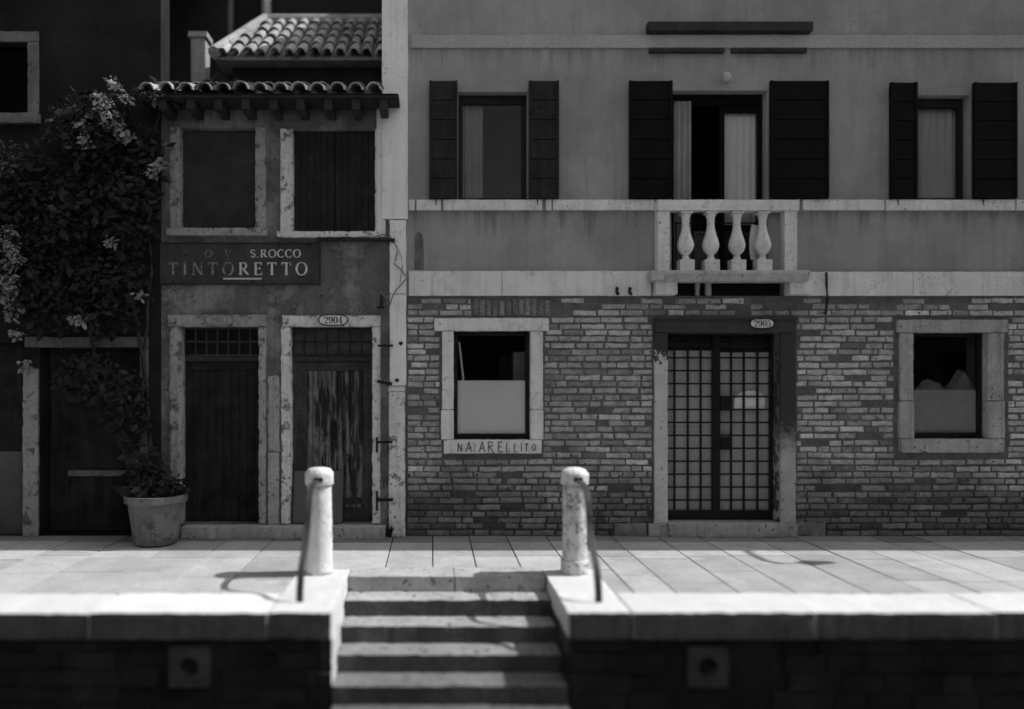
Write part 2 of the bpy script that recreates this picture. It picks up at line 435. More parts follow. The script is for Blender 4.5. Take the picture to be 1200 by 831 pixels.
def coping_run(x0, x1, y0, y1):
    dz = random.uniform(-0.004, 0.004)
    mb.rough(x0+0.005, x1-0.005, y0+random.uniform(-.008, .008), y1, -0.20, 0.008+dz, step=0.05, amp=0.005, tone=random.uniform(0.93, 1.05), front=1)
x = SX0-0.5
xs = [x]
while x > -13: x -= random.uniform(1.0, 1.5); xs.append(x)
for a, b in zip(xs[1:], xs[:-1]): coping_run(a, b, YQ-0.03, -2.49)
x = SX1+0.5; xs = [x]
while x < 17: x += random.uniform(1.0, 1.5); xs.append(x)
for a, b in zip(xs[:-1], xs[1:]): coping_run(a, b, YQ-0.03, -2.49)
coping_run(SX0-0.5, SX0, YQ-0.03, SY0+0.26); coping_run(SX1, SX1+0.5, YQ-0.03, SY0+0.26)
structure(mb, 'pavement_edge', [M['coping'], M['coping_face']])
mb = MB()
for a, b in ((SX0+0.004, 0.2), (0.206, SX1-0.004)): mb.rough(a, b, SY0, SY0+0.36, -0.17, 0.002, step=0.07, amp=0.004, tone=1.0)
structure(mb, 'pavement_edge', M['steps'])

# quay wall with two drain stones, built of courses of squared blocks
qw = thing('quay_wall', 'dark wet masonry wall of the canal quay below the pale coping', 'wall', (0, YQ+0.03, -1.6))
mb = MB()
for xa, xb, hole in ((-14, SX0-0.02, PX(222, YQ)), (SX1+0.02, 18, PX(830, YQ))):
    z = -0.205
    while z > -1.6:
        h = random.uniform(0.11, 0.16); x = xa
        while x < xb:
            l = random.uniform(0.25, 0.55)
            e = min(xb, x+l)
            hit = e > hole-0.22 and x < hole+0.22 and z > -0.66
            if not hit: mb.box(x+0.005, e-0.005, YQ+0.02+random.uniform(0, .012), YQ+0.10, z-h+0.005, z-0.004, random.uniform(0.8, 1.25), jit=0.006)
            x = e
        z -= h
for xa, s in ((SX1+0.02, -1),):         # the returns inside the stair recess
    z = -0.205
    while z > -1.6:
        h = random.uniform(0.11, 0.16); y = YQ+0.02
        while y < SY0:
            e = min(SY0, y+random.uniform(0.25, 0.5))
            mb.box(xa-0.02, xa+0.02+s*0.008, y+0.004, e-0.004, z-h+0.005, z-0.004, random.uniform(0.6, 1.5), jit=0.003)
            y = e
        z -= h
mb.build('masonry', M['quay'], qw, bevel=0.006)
q = MB(); z = -0.203
for h in (0.27, 0.30, 0.28, 0.3):
    y = YQ-0.012
    for yy in (YQ+0.45+random.uniform(-.1, .1), SY0+0.02): q.rough(SX0-0.1, SX0+0.0, y+0.004, yy-0.004, z-h+0.004, z-0.002, step=0.05, amp=0.005, front=1); y = yy
    z -= h
q.build('stair_cheek', [M['cheek'], M['quay']], qw)
for hx in (PX(222, YQ), PX(830, YQ)):
    q = MB(); cz = PZ(782, YQ); hw = 0.155
    # square stone with a round mouth
    n = 24; vs = []; fs = []
    for k in range(n):
        a = 2*math.pi*k/n; c, s_ = math.cos(a), math.sin(a); m_ = hw/max(abs(c), abs(s_))
        for (r, y) in ((m_, YQ+0.06), (m_, YQ-0.01), (0.075*1.0, YQ-0.01), (0.07, YQ+0.09)):
            vs.append((hx+c*r, y, cz+s_*r))
    for k in range(n):
        k2 = (k+1) % n
        for j in range(3): fs.append((k*4+j, k2*4+j, k2*4+j+1, k*4+j+1))
    fs.append(tuple(k*4+3 for k in range(n)))
    q.idx(vs, fs); q.build('drain_stone', mat('drain_stone_grey', 0.085, var=0.3, scale=6, bump=0.5) if 'drain_stone_grey' not in bpy.data.materials else bpy.data.materials['drain_stone_grey'], qw)

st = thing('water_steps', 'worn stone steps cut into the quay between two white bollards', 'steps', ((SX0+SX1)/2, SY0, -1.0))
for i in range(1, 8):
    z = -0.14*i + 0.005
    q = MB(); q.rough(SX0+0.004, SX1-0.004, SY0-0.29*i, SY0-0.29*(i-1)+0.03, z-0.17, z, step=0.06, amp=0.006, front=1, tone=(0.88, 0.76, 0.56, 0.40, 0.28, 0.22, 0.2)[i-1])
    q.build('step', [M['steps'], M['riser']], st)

# ------------------------------------------------------------------ lettering (strokes with thick and thin parts, units of letter height)
def ell(cx, cz, rx, rz, a0, a1, tk, tn, n=22):
    P, W = [], []
    for i in range(n+1):
        a = R(a0 + (a1-a0)*i/n)
        P.append((cx+rx*math.cos(a), cz+rz*math.sin(a))); W.append(tn+(tk-tn)*abs(math.cos(a))**1.6)
    return (P, W)
def ln(x0, z0, x1, z1, wd): return ([(x0, z0), (x1, z1)], [wd, wd])
def glyph(ch, tk, tn):
    sf = 0.11
    def stem(x, w=None, z0=0, z1=1, bot=True, top=True):
        o = [ln(x, z0, x, z1, w or tk)]
        if bot: o.append(ln(x-sf-0.02, z0+tn/2, x+sf+0.02, z0+tn/2, tn))
        if top: o.append(ln(x-sf-0.02, z1-tn/2, x+sf+0.02, z1-tn/2, tn))
        return o
    if ch == 'O': return 0.98, [ell(0.45, 0.5, 0.40, 0.5, 0, 360, tk, tn, 36)]
    if ch == '0': return 0.72, [ell(0.33, 0.5, 0.24, 0.5, 0, 360, tk*1.3, tn, 36)]
    if ch == 'C': return 0.86, [ell(0.45, 0.5, 0.40, 0.5, 48, 312, tk, tn, 30), ln(0.715, 0.72, 0.715, 0.95, tn), ln(0.715, 0.05, 0.715, 0.26, tn)]
    if ch == 'T': return 0.84, stem(0.38, top=False) + [ln(0.02, 1-tn/2, 0.74, 1-tn/2, tn*1.2), ln(0.03, 0.78, 0.03, 1, tn), ln(0.73, 0.78, 0.73, 1, tn)]
    if ch == 'I': return 0.42, stem(0.17)
    if ch == 'E': return 0.78, stem(0.17) + [ln(0.1, 1-tn/2, 0.62, 1-tn/2, tn), ln(0.1, tn/2, 0.66, tn/2, tn), ln(0.17, 0.52, 0.5, 0.52, tn), ln(0.62, 0.78, 0.62, 1, tn), ln(0.66, 0, 0.66, 0.24, tn), ln(0.5, 0.42, 0.5, 0.62, tn)]
    if ch == 'R':
        a = ell(0.38, 0.745, 0.24, 0.24, -90, 90, tk*0.9, tn)
        return 0.90, stem(0.17) + [ln(0.17, 1-tn/2, 0.4, 1-tn/2, tn), a, ln(0.17, 0.5, 0.4, 0.5, tn), ([(0.40, 0.5), (0.58, 0.22), (0.80, 0.02)], [tk*0.9, tk, tk*0.6])]
    if ch == 'N': return 0.98, stem(0.14, tn) + [ln(0.14, 0.98, 0.76, 0.02, tk)] + stem(0.76, tn)
    if ch == 'V': return 0.88, [ln(0.06, 1, 0.42, 0.02, tk), ln(0.40, 0.02, 0.74, 1, tn), ln(-0.04, 1, 0.2, 1, tn), ln(0.62, 1, 0.84, 1, tn)]
    if ch == 'S': return 0.68, [ell(0.30, 0.745, 0.22, 0.235, 40, 270, tk*0.8, tn), ell(0.30, 0.265, 0.24, 0.25, 90, -140, tk*0.9, tn), ln(0.48, 0.76, 0.48, 0.96, tn), ln(0.1, 0.04, 0.1, 0.26, tn)]
    if ch == '.': return 0.30, [ln(0.1, 0.0, 0.1, 0.13, 0.13)]
    if ch == '2': return 0.72, [ell(0.33, 0.73, 0.23, 0.25, 180, -40, tk*1.25, tn), ([(0.51, 0.58), (0.30, 0.32), (0.10, 0.10)], [tk, tn*1.4, tn]), ([(0.09, 0.09), (0.28, 0.12), (0.44, 0.05), (0.57, 0.2)], [tn*1.5, tk, tk*1.2, tn]), ell(0.16, 0.74, 0.05, 0.06, 0, 360, 0.1, 0.08, 10)]
    if ch == '9': return 0.72, [ell(0.32, 0.68, 0.22, 0.31, 0, 360, tk*1.2, tn, 30), ell(0.26, 0.5, 0.29, 0.48, 30, -110, tk*1.25, tn), ell(0.14, 0.12, 0.05, 0.05, 0, 360, 0.1, 0.1, 10)]
    if ch == '4': return 0.74, [ln(0.45, 0.02, 0.45, 1.0, tk*1.3), ln(0.43, 0.98, 0.05, 0.3, tn*1.2), ln(0.03, 0.29, 0.64, 0.29, tn*1.2), ln(0.32, 0.03, 0.60, 0.03, tn)]
    if ch == '5': return 0.72, [ln(0.12, 0.5, 0.12, 0.96, tn), ([(0.1, 0.95), (0.3, 0.9), (0.52, 0.95)], [tn, tk, tn]), ell(0.28, 0.31, 0.25, 0.29, 130, -150, tk*1.25, tn), ell(0.12, 0.17, 0.05, 0.05, 0, 360, 0.1, 0.1, 10)]
    if ch == '3': return 0.72, [ell(0.30, 0.76, 0.2, 0.23, 160, -90, tk*1.1, tn), ell(0.29, 0.28, 0.24, 0.27, 90, -160, tk*1.25, tn)]
    return 0.45, []
def write(mb, text, x, z, h, y, tk=0.15, tn=0.05, widths=1.0, track=0.0, only=None):
    for i, ch in enumerate(text):
        adv, ss = glyph(ch, tk, tn)
        if only is None or only(i):
            for P, W in ss:
                mb.ribbon([(x+p[0]*h*widths, z+p[1]*h) for p in P], [q*h for q in W], y - 0.0004*(len(mb.f) % 5))
        x += (adv+track)*h*widths
    return x
def text_width(text, h, widths=1.0, track=0.0): return sum((glyph(c, .1, .1)[0]+track)*h*widths for c in text)

# ------------------------------------------------------------------ the brick house (right)
bh = thing('brick_house', 'two storey house with brick ground floor, grey plaster above and a small stone balcony', 'house', (3, 0, 0))
XL, XR = PX(476), 17.0
Z1 = PZ(347)                                   # top of the brickwork
holes_low = [(PX(531), PX(622), PZ(515), PZ(388)), (PX(780), PX(913), 0.15, PZ(390)), (PX(1068), PX(1156), PZ(514), PZ(389)),
             (9.2, 10.4, 0.9, 2.4), (12.0, 13.2, 0.15, 2.4)]
surround = [(PX(509), PX(643), PZ(388), PZ(373)), (PX(516), PX(637), PZ(516), PZ(388)), (PX(519), PX(635), PZ(532), PZ(516)),
            (PX(765), PX(932), 0, PZ(372)), (PX(720), PX(780), 0, PZ(612)), (PX(931), PX(968), 0, PZ(612)), (PX(1048), PX(1180), PZ(532), PZ(373)),
            (9.0, 10.6, 0.7, 2.55), (11.85, 13.35, 0, 2.55)]
surround.append((PX(553), PX(648), PZ(371.5), PZ(348)))
mb = MB()
mb.wall(XL, XR, 0, Z1, 0, 0.34, holes_low, mi=0)
def brick(x0, x1, z0, z1, t):
    d = random.uniform(0.004, 0.017); L = x1-x0; n = 4 if L > 0.17 else 2
    f = lambda k=1: random.uniform(-0.0048, 0.0048)*k
    top = random.uniform(-0.004, 0.004)
    o = [(x0+L*k/n+f(), z0+f()+top*(k/n-0.5)) for k in range(n+1)] + [(x1+f(), (z0+z1)/2+f())] + [(x1-L*k/n+f(), z1+f()+top*(0.5-k/n)) for k in range(n+1)] + [(x0+f(), (z0+z1)/2+f())]
    cx, cz = (x0+x1)/2, (z0+z1)/2
    N = len(o); vs = [(a, 0.006, b) for a, b in o]
    for ins, dep in ((0.0, 0.45), (0.006, 0.85), (0.015, 1.0)):
        for a, b in o:
            e = ins*random.uniform(0.6, 1.3)
            vs.append((a-math.copysign(min(e, abs(a-cx)), a-cx), -d*dep+random.uniform(-0.0012, 0.0012), b-math.copysign(min(e, abs(b-cz)), b-cz)))
    fs = []
    for r_ in range(3):
        for k in range(N):
            k2 = (k+1) % N; fs.append((r_*N+k, r_*N+k2, (r_+1)*N+k2, (r_+1)*N+k))
    fs.append(tuple(range(3*N, 4*N)))
    mb.idx(vs, fs, t, 1)
pitch = 0.0757
nrow = int(Z1/pitch)
def clip(segs, zlo, zhi):
    for h in surround:
        if zhi <= h[2]+0.012 or zlo >= h[3]-0.012: continue
        out = []
        for a, b in segs:
            if b <= h[0]-0.008 or a >= h[1]+0.008: out.append((a, b)); continue
            if a < h[0]-0.04: out.append((a, h[0]-0.014))
            if b > h[1]+0.04: out.append((h[1]+0.014, b))
        segs = out
    return segs
for r_ in range(nrow):
    zlo = r_*pitch + 0.006 + 0.004*math.sin(r_*1.7); zhi = zlo + pitch - 0.0215
    x = XL + 0.03 + random.uniform(-0.12, 0.0)
    while x < 11.0:
        l = random.choice((0.125, 0.25, 0.26, 0.265, 0.24, 0.19, 0.16)) * random.uniform(0.9, 1.1)
        a, b = max(x, XL+0.02), x+l
        x = b + random.uniform(0.016, 0.03)
        if b-a < 0.04: continue
        cl = noise.noise(Vector((a*0.8, 3.1, zlo*1.1)))
        t = max(0.28, random.gauss(1.0, 0.20) + 0.4*cl); t = t*1.25 if random.random() < 0.10 else t
        if zlo > Z1-0.16 and random.random() < 0.45: continue           # the top courses are smeared with mortar
        if random.random() < 0.035: continue
        for a2, b2 in clip([(a, b)], zlo, zhi): 
            wv = 0.004*math.sin(a2*2.3+r_)
            brick(a2, b2, zlo+wv, zhi+wv, t)
# soldier bricks turning over the window
for k in range(12):
    x = PX(555) + k*0.076
    brick(x, x+0.056+random.uniform(-.004, .004), PZ(370)+random.uniform(-.004, .004), PZ(350)+random.uniform(-.03, .006), random.gauss(0.55, 0.14))
bw_ = mb.build('brick_wall', [M['mortar'], M['brick']], bh)

holes_up = [(PX(537), PX(618), PZ(235), PZ(108)), (PX(787), PX(899), PZ(318), PZ(106)), (PX(1072), PX(1136), PZ(235), PZ(112)), (PX(790), PX(919), PZ(347)-1, PZ(329)),
            (9.6, 10.5, 3.95, 5.2), (12.0, 12.9, 3.95, 5.2)]
mb = MB()
mb.wall(XL, XR, Z1, 7.4, 0, 0.34, holes_up)
mb.box(XL, XL+0.3, 0.345, 4.2, 0, 7.4); mb.box(XR-0.3, XR, 0.345, 4.2, 0, 7.4); mb.box(XL+0.301, XR-0.301, 3.9, 4.2, 0, 7.4)
mb.build('plaster_wall', M['plaster'], bh)
mb = MB()
for za, zb in ((0.0, 0.14), (3.04, 3.085), (5.9, 6.1)): mb.box(XL+0.31, XR-0.31, 0.345, 3.89, za, zb)
for xd in (PX(690), PX(960), 8.6): mb.box(xd, xd+0.1, 0.36, 3.88, 0.141, 3.03); mb.box(xd, xd+0.1, 0.36, 3.88, 3.09, 5.89)
mb.build('inner_floor', M['room'], bh)
mb = MB()
mb.box(XL-0.1, 9.2, -0.10, 4.4, 7.41, 7.58); mb.box(9.2, XR+0.2, -0.20, 4.4, 7.41, 7.58)
for k in range(60):
    x = XL + k*0.3
    mb.idx([(x, -0.22, 7.585), (x+0.28, -0.22, 7.585), (x+0.28, 4.4, 8.5), (x, 4.4, 8.5), (x, -0.22, 7.64), (x+0.14, -0.22, 7.70), (x+0.28, -0.22, 7.64), (x, 4.4, 8.56), (x+0.14, 4.4, 8.62), (x+0.28, 4.4, 8.56)],
           [(0,1,6,5,4), (4,5,8,7), (5,6,9,8), (0,4,7,3), (1,2,9,6), (3,7,8,9,2), (0,3,2,1)])
mb.build('roof', M['tile'], bh)

# stone bands
def band(name, segs, zt, zb, proud, m):
    for a, b in segs:
        q = MB(); q.rough(PX(a)+0.002, PX(b)-0.002, -proud, 0.02, PZ(zb), PZ(zt), step=0.06, amp=0.003)
        q.build(name, m, bh)
band('string_course', [(479, 588), (588, 762)], 318, 347, 0.035, M['stone'])
band('string_course', [(946, 1068), (1068, 1400)], 319, 347, 0.035, M['stone'])
band('sill_band', [(479, 486), (488, 517), (519, 635), (639, 646), (647, 766)], 235, 247, 0.045, M['stone'])
band('sill_band', [(939, 1034), (1036, 1186), (1188, 1400)], 235, 247, 0.045, M['stone'])
q = MB(); q.box(PX(482), PX(1400), -0.02, 0.01, PZ(57), PZ(42)); q.build('upper_course', mat('pale_plaster_course', 0.36, var=0.1, scale=2), bh, bevel=0.004)
# dark timber hood over the french window: two bars and a little knob on the wall
q = MB(); q.box(PX(757), PX(949), -0.09, 0.01, PZ(40), PZ(29)); q.box(PX(760), PX(848), -0.05, 0.01, PZ(63), PZ(57.5)); q.box(PX(856), PX(944), -0.05, 0.01, PZ(63), PZ(57.5))
q.build('window_hood', M['rafter'], bh, bevel=0.01)
q = MB(); q.lathe((PX(850), -0.02, PZ(93)), [(0.02, -0.05), (0.055, -0.03), (0.06, 0.03), (0.035, 0.07)], 16); q.build('keystone_knob', M['grey_stone'], bh, smooth=True)
# plaster niche mark and its crack
q = MB()
P = [(PX(486), PZ(316)), (PX(486), PZ(280)), (PX(488), PZ(274)), (PX(491), PZ(271)), (PX(494), PZ(274)), (PX(496), PZ(280)), (PX(497), PZ(316))]
q.face([(a, -0.004, b) for a, b in P]); q.build('patch_of_old_render', mat('old_render_patch', 0.13, var=0.4, scale=6), bh)

# ---- worn stone surround of the window at the left of the brick front
def window_low(l, t, r, b, outer, name_loc, board_top, board_m, small=True):
    wn = part('window', (PX((l+r)/2), 0, PZ(b)), bh)
    q = MB()
    (ol, orr, lt, lb, jl, jr, sl_, sr_, sb) = outer
    q.rough(PX(ol), PX(orr), -0.045, 0.10, PZ(lb), PZ(lt), step=0.035, amp=0.005)
    mid = PZ(480) if small else PZ(470)
    q.rough(PX(jl), PX(l)+0.006, -0.035, 0.16, mid+0.003, PZ(lb)-0.003, step=0.035, amp=0.005)
    q.rough(PX(r)-0.006, PX(jr), -0.035, 0.16, mid+0.003, PZ(lb)-0.003, step=0.035, amp=0.005)
    q.rough(PX(jl)-0.012, PX(l)+0.006, -0.045, 0.16, PZ(b)+0.003, mid-0.003, step=0.035, amp=0.004)
    q.rough(PX(r)-0.006, PX(jr)+0.004, -0.045, 0.16, PZ(b)+0.003, mid-0.003, step=0.035, amp=0.004)
    q.build('surround', M['stone'] if small else M['dim_stone'], wn)
    q = MB(); q.rough(PX(sl_), PX(sr_), -0.06, 0.16, PZ(sb), PZ(b)-0.002, step=0.035, amp=0.004); q.build('sill', M['stone'] if small else M['dim_stone'], wn)
    y = 0.06; x0, x1, z0, z1 = PX(l)+0.008, PX(r)-0.008, PZ(b)+0.006, PZ(t)-0.006
    f = 0.045
    q = MB(); q.box(x0, x0+f, y, y+0.06, z0, z1); q.box(x1-f, x1, y, y+0.06, z0, z1); q.box(x0+f, x1-f, y, y+0.06, z0, z0+f+0.01); q.box(x0+f, x1-f, y, y+0.06, z1-f, z1)
    q.build('frame', M['black'], wn, bevel=0.004)
    q = MB(); q.box(x0+f, x1-f, y+0.025, y+0.031, z0+f+0.01, z1-f); q.build('pane', M['lens'], wn)
    q = MB(); q.box(x0+f+0.002, x1-f-0.002, y+0.04, y+0.05, z0+f+0.012, PZ(board_top, y)); q.build('lower_board', board_m, wn)
    return wn
wl = window_low(531, 388, 622, 515, (509, 643, 373, 388, 518, 636, 520, 634, 531), None, 446, M['blind'])
# scrawl on the sill
q = MB(); zs_, hs = PZ(529), 0.125
def scrawl(q, x, segs, h=0.10, w=0.011):
    for s_ in segs: q.ribbon([(x+a*h, zs_+b*h) for a, b in s_], [w]*len(s_), -0.0665)
G = {'N': [[(0,0),(0.02,1)],[(0.02,1),(0.42,0.05)],[(0.42,0.0),(0.46,0.95)]], 'A': [[(0,0),(0.3,1)],[(0.3,1),(0.55,0)],[(0.1,0.35),(0.5,0.38)]],
     'Z': [[(0,0.95),(0.4,0.9),(0.05,0.05),(0.5,0.02)]], 'R': [[(0,0),(0,1)],[(0,1),(0.4,0.95),(0.42,0.62),(0.05,0.5)],[(0.1,0.5),(0.6,-0.2)]],
     'E': [[(0,1),(0,0)],[(0,1),(0.4,0.95)],[(0,0.5),(0.35,0.5)],[(0,0),(0.45,0.0)]], 'L': [[(0,1),(0,0),(0.4,0.02)]], 'I': [[(0,1),(0,0.05)]],
     'T': [[(-0.05,0.95),(0.4,0.98)],[(0.18,0.96),(0.16,0.1)]], 'O': [[(0.4,0.8),(0.2,0.92),(0.02,0.5),(0.15,0.12),(0.4,0.2),(0.46,0.6),(0.38,0.85)]]}
x = PX(536.5)
for ch, adv in zip('NAZARELLITO', (0.62, 0.55, 0.5, 0.72, 0.8, 0.62, 0.62, 0.55, 0.28, 0.55, 0.5)):
    scrawl(q, x, G[ch], 0.105 * (1.12 if ch in 'ARE' else 0.92), 0.012 if ch != 'Z' else 0.008); x += adv*0.148
q.build('graffiti', M['graffiti'], wl)

wr = window_low(1068, 389, 1156, 514, (1050, 1178, 375, 390, 1053, 1174, 1053, 1173, 530), None, 457, mat('grey_window_board', 0.36, var=0.1), small=False)

# things standing inside the windows
o = MB(); o.tube([(PX(538, .16), 0.16, PZ(401, .16)), (PX(544, .13), 0.13, PZ(452, .13))], 0.012, 8)
o = tag(o.build('pole', M['paper']), 'pale stick leaning behind the glass of the window with the scrawled sill', 'stick')
o.location.z += 0
sh = thing('shelf', 'low dark shelf inside the left ground floor window holding up its things', 'shelf', (PX(577, .3), 0.3, PZ(452, .3)))
MB().box(PX(532), PX(622), 0.14, 0.9, PZ(462), PZ(460)).build('top', M['rafter'], sh)
for xx in (PX(536), PX(615)): MB().box(xx, xx+0.04, 0.8, 0.86, 0.141, PZ(463)).build('leg', M['rafter'], sh)
for xx in (PX(536), PX(615)): MB().box(xx, xx+0.04, 0.35, 0.40, 0.141, PZ(463)).build('leg', M['rafter'], sh)
bx = MB(); bx.box(PX(601, .5), PX(628, .5), 0.42, 0.66, PZ(459.5), PZ(413, .5)); 
tag(bx.build('carton', mat('carton_card', 0.30, var=0.1), bevel=0.006), 'grey carton standing on the shelf behind the glass, right of the stick', 'box')
bx = MB(); bx.box(PX(584, .8), PX(598, .8), 0.7, 0.85, PZ(459.5), PZ(418, .8))
tag(bx.build('bottle_crate', M['black'], bevel=0.004), 'small black box standing beside the grey carton inside the window', 'box')
# heap of pale cloth in the right window
cl = MB(); n1, n2 = 36, 20; vs, fs = [], []
xa, xb = PX(1073, .3), PX(1152, .3)
for j in range(n2+1):
    for i in range(n1+1):
        u = i/n1; v = j/n2
        hh = 0.33*math.exp(-((u-0.70)/0.17)**2) + 0.22*math.exp(-((u-0.22)/0.22)**2)
        z = PZ(466, .3) + hh*math.sin(math.pi*min(1, v*1.05+0.0))**0.8 + (0.05*noise.noise(Vector((u*7, v*6, 1)))+0.03*noise.noise(Vector((u*17, v*11, 4))))*math.sin(math.pi*v)
        vs.append((xa+(xb-xa)*u, 0.16+0.36*v, z))
for j in range(n2):
    for i in range(n1): fs.append((j*(n1+1)+i, j*(n1+1)+i+1, (j+1)*(n1+1)+i+1, (j+1)*(n1+1)+i))
cl.idx(vs, fs)
tag(cl.build('cloth_heap', mat('heaped_cloth', 0.30, var=0.15), smooth=True), 'heap of pale cloth piled behind the glass of the far right ground floor window', 'cloth')
sh2 = thing('shelf', 'low dark shelf inside the far right ground floor window under the cloth heap', 'shelf', (PX(1112, .3), 0.3, 0.14))
MB().box(PX(1066), PX(1160), 0.14, 0.6, PZ(466, .3)-0.03, PZ(466, .3)-0.004).build('top', M['rafter'], sh2)
for xx in (PX(1070), PX(1154)): MB().box(xx, xx+0.04, 0.52, 0.56, 0.141, PZ(466, .3)-0.031).build('leg', M['rafter'], sh2)

# ---- the barred door
dr = part('door', (PX(847), 0, 0.15), bh)
def split_stone(name, dark, pale, zsplit, nscale=7, soft=0.03):
    m = mat(name, pale, var=0.12, scale=4, fine=0.1, bump=0.5, speck=(0.1, 0.69, 20))
    n = m.node_tree; b = n.nodes['Principled BSDF']; src = b.inputs['Base Color'].links[0].from_socket
    tc = n.nodes.new('ShaderNodeNewGeometry'); sx = n.nodes.new('ShaderNodeSeparateXYZ'); n.links.new(tc.outputs['Position'], sx.inputs[0])
    nz = n.nodes.new('ShaderNodeTexNoise'); nz.inputs['Scale'].default_value = nscale; nz.inputs['Detail'].default_value = 8; nz.inputs['Roughness'].default_value = 0.75
    n.links.new(tc.outputs['Position'], nz.inputs['Vector'])
    a = n.nodes.new('ShaderNodeMath'); a.operation = 'MULTIPLY_ADD'; a.inputs[1].default_value = 0.9; n.links.new(nz.outputs['Fac'], a.inputs[0]); n.links.new(sx.outputs['Z'], a.inputs[2])
    r = n.nodes.new('ShaderNodeMapRange'); r.inputs[1].default_value = zsplit+0.44; r.inputs[3].default_value = 0; r.inputs[2].default_value = zsplit+0.44+soft; n.links.new(a.outputs[0], r.inputs[0])
    mx = n.nodes.new('ShaderNodeMix'); mx.data_type = 'RGBA'; n.links.new(r.outputs[0], mx.inputs[0]); n.links.new(src, mx.inputs[6]); mx.inputs[7].default_value = (dark, dark, dark, 1)
    n.links.new(mx.outputs[2], b.inputs['Base Color'])
    return m
jL = split_stone('left_jamb_paint', 0.05, 0.50, PZ(418)); jR = split_stone('right_jamb_paint', 0.05, 0.36, PZ(530), soft=0.35)
q = MB(); q.rough(PX(766), PX(931), -0.05, 0.15, PZ(390), PZ(373), step=0.05, amp=0.003); q.build('lintel', M['lintel_dark'], dr)
q = MB(); q.rough(PX(765), PX(931.5), -0.07, -0.045, PZ(375), PZ(372), step=0.05, amp=0.002); q.build('drip_mould', M['lintel_dark'], dr)
q = MB(); q.rough(PX(766), PX(781.5), -0.04, 0.20, 0.15, PZ(390)-0.003, step=0.04, amp=0.004); q.build('jamb', jL, dr)
q = MB(); q.rough(PX(913), PX(931), -0.04, 0.20, 0.15, PZ(390)-0.003, step=0.04, amp=0.004); q.build('jamb', jR, dr)
q = MB(); q.rough(PX(781.5), PX(913), -0.10, 0.40, 0.003, 0.155, step=0.05, amp=0.005); q.build('threshold', M['grey_stone'], dr)
q = MB(); q.rough(PX(759), PX(781), -0.07, 0.1, 0.003, 0.148, step=0.04, amp=0.005); q.build('plinth_block', M['grey_stone'], dr); q = MB(); q.rough(PX(913.5), PX(932), -0.07, 0.1, 0.003, 0.148, step=0.04, amp=0.005); q.build('plinth_block', M['grey_stone'], dr)
q = MB(); q.rough(PX(720), PX(757), -0.03, 0.1, 0.003, 0.15, step=0.04, amp=0.006); M['footing'] = mat('footing_stone', 0.2, var=0.3, scale=5, bump=0.6); q.build('footing_stone', M['footing'], bh); q = MB(); q.rough(PX(933), PX(966), -0.03, 0.1, 0.003, 0.16, step=0.04, amp=0.006); q.build('footing_stone', M['footing'], bh)
yg = 0.17
def gx(p): return PX(p, yg)
def gz(p): return PZ(p, yg)
q = MB()                                             # grille of square bars
cols_l = [790.6, 806.3, 821.4, 835]; cols_r = [843.5, 857, 872, 888, 902]
rows = [389+15.15*k for k in range(0, 15)]
for cx in cols_l[:3]+cols_r[1:4]: q.box(gx(cx)-0.011, gx(cx)+0.011, yg, yg+0.022, gz(607), gz(391))
for rz in rows[1:14]: q.box(gx(778), gx(904), yg-0.006, yg-0.001, gz(rz)-0.011, gz(rz)+0.011)
q.build('grille', M['black'], dr)
q = MB()
for a, b in ((776, 782.2), (834.5, 843.5), (902, 905)): q.box(gx(a), gx(b), yg-0.022, yg+0.035, gz(607.5), gz(390))
q.box(gx(782.2), gx(834.5), yg-0.020, yg+0.033, gz(607.5), gz(598)); q.box(gx(843.5), gx(902), yg-0.020, yg+0.033, gz(607.5), gz(598))
q.box(gx(782.2), gx(834.5), yg-0.020, yg+0.033, gz(393), gz(389)); q.box(gx(843.5), gx(902), yg-0.020, yg+0.033, gz(393), gz(389))
q.build('gate_frame', M['black'], dr, bevel=0.004)
for a, b, c, d in ((843.6, 857, 464, 481.5), (843.6, 857, 512, 527)):
    q = MB(); q.box(gx(a), gx(b), yg-0.035, yg+0.03, gz(d), gz(c)); q.tube([((gx(a)+gx(b))/2-0.03, yg-0.05, (gz(c)+gz(d))/2-0.02), ((gx(a)+gx(b))/2-0.03, yg-0.034, (gz(c)+gz(d))/2-0.02)], 0.012)
    q.build('lock_box', M['black'], dr, bevel=0.004)
yp = 0.25
q = MB(); q.box(PX(777, yp), PX(836, yp), yp, yp+0.03, PZ(606, yp), PZ(411, yp)); q.box(PX(842, yp), PX(903, yp), yp, yp+0.03, PZ(606, yp), PZ(413, yp))
q.build('panel', M['frosted'], dr)
q = MB(); q.box(PX(777, yp), PX(836, yp), yp+0.04, yp+0.06, PZ(410, yp), PZ(389, yp)); q.box(PX(842, yp), PX(903, yp), yp+0.04, yp+0.06, PZ(412, yp), PZ(389, yp))
for k in range(4): q.box(PX(777, yp), PX(903, yp), yp+0.02, yp+0.04, PZ(394+k*4.4, yp), PZ(392+k*4.4, yp))
q.build('louvre', M['rafter'], dr)
q = MB(); q.box(PX(777, yp), PX(836, yp), yp-0.004, yp+0.001, PZ(500.5, yp), PZ(499, yp)); q.box(PX(777, yp), PX(836, yp), yp-0.004, yp+0.001, PZ(506, yp), PZ(505, yp)); q.build('panel_rail', M['grey_stone'], dr)
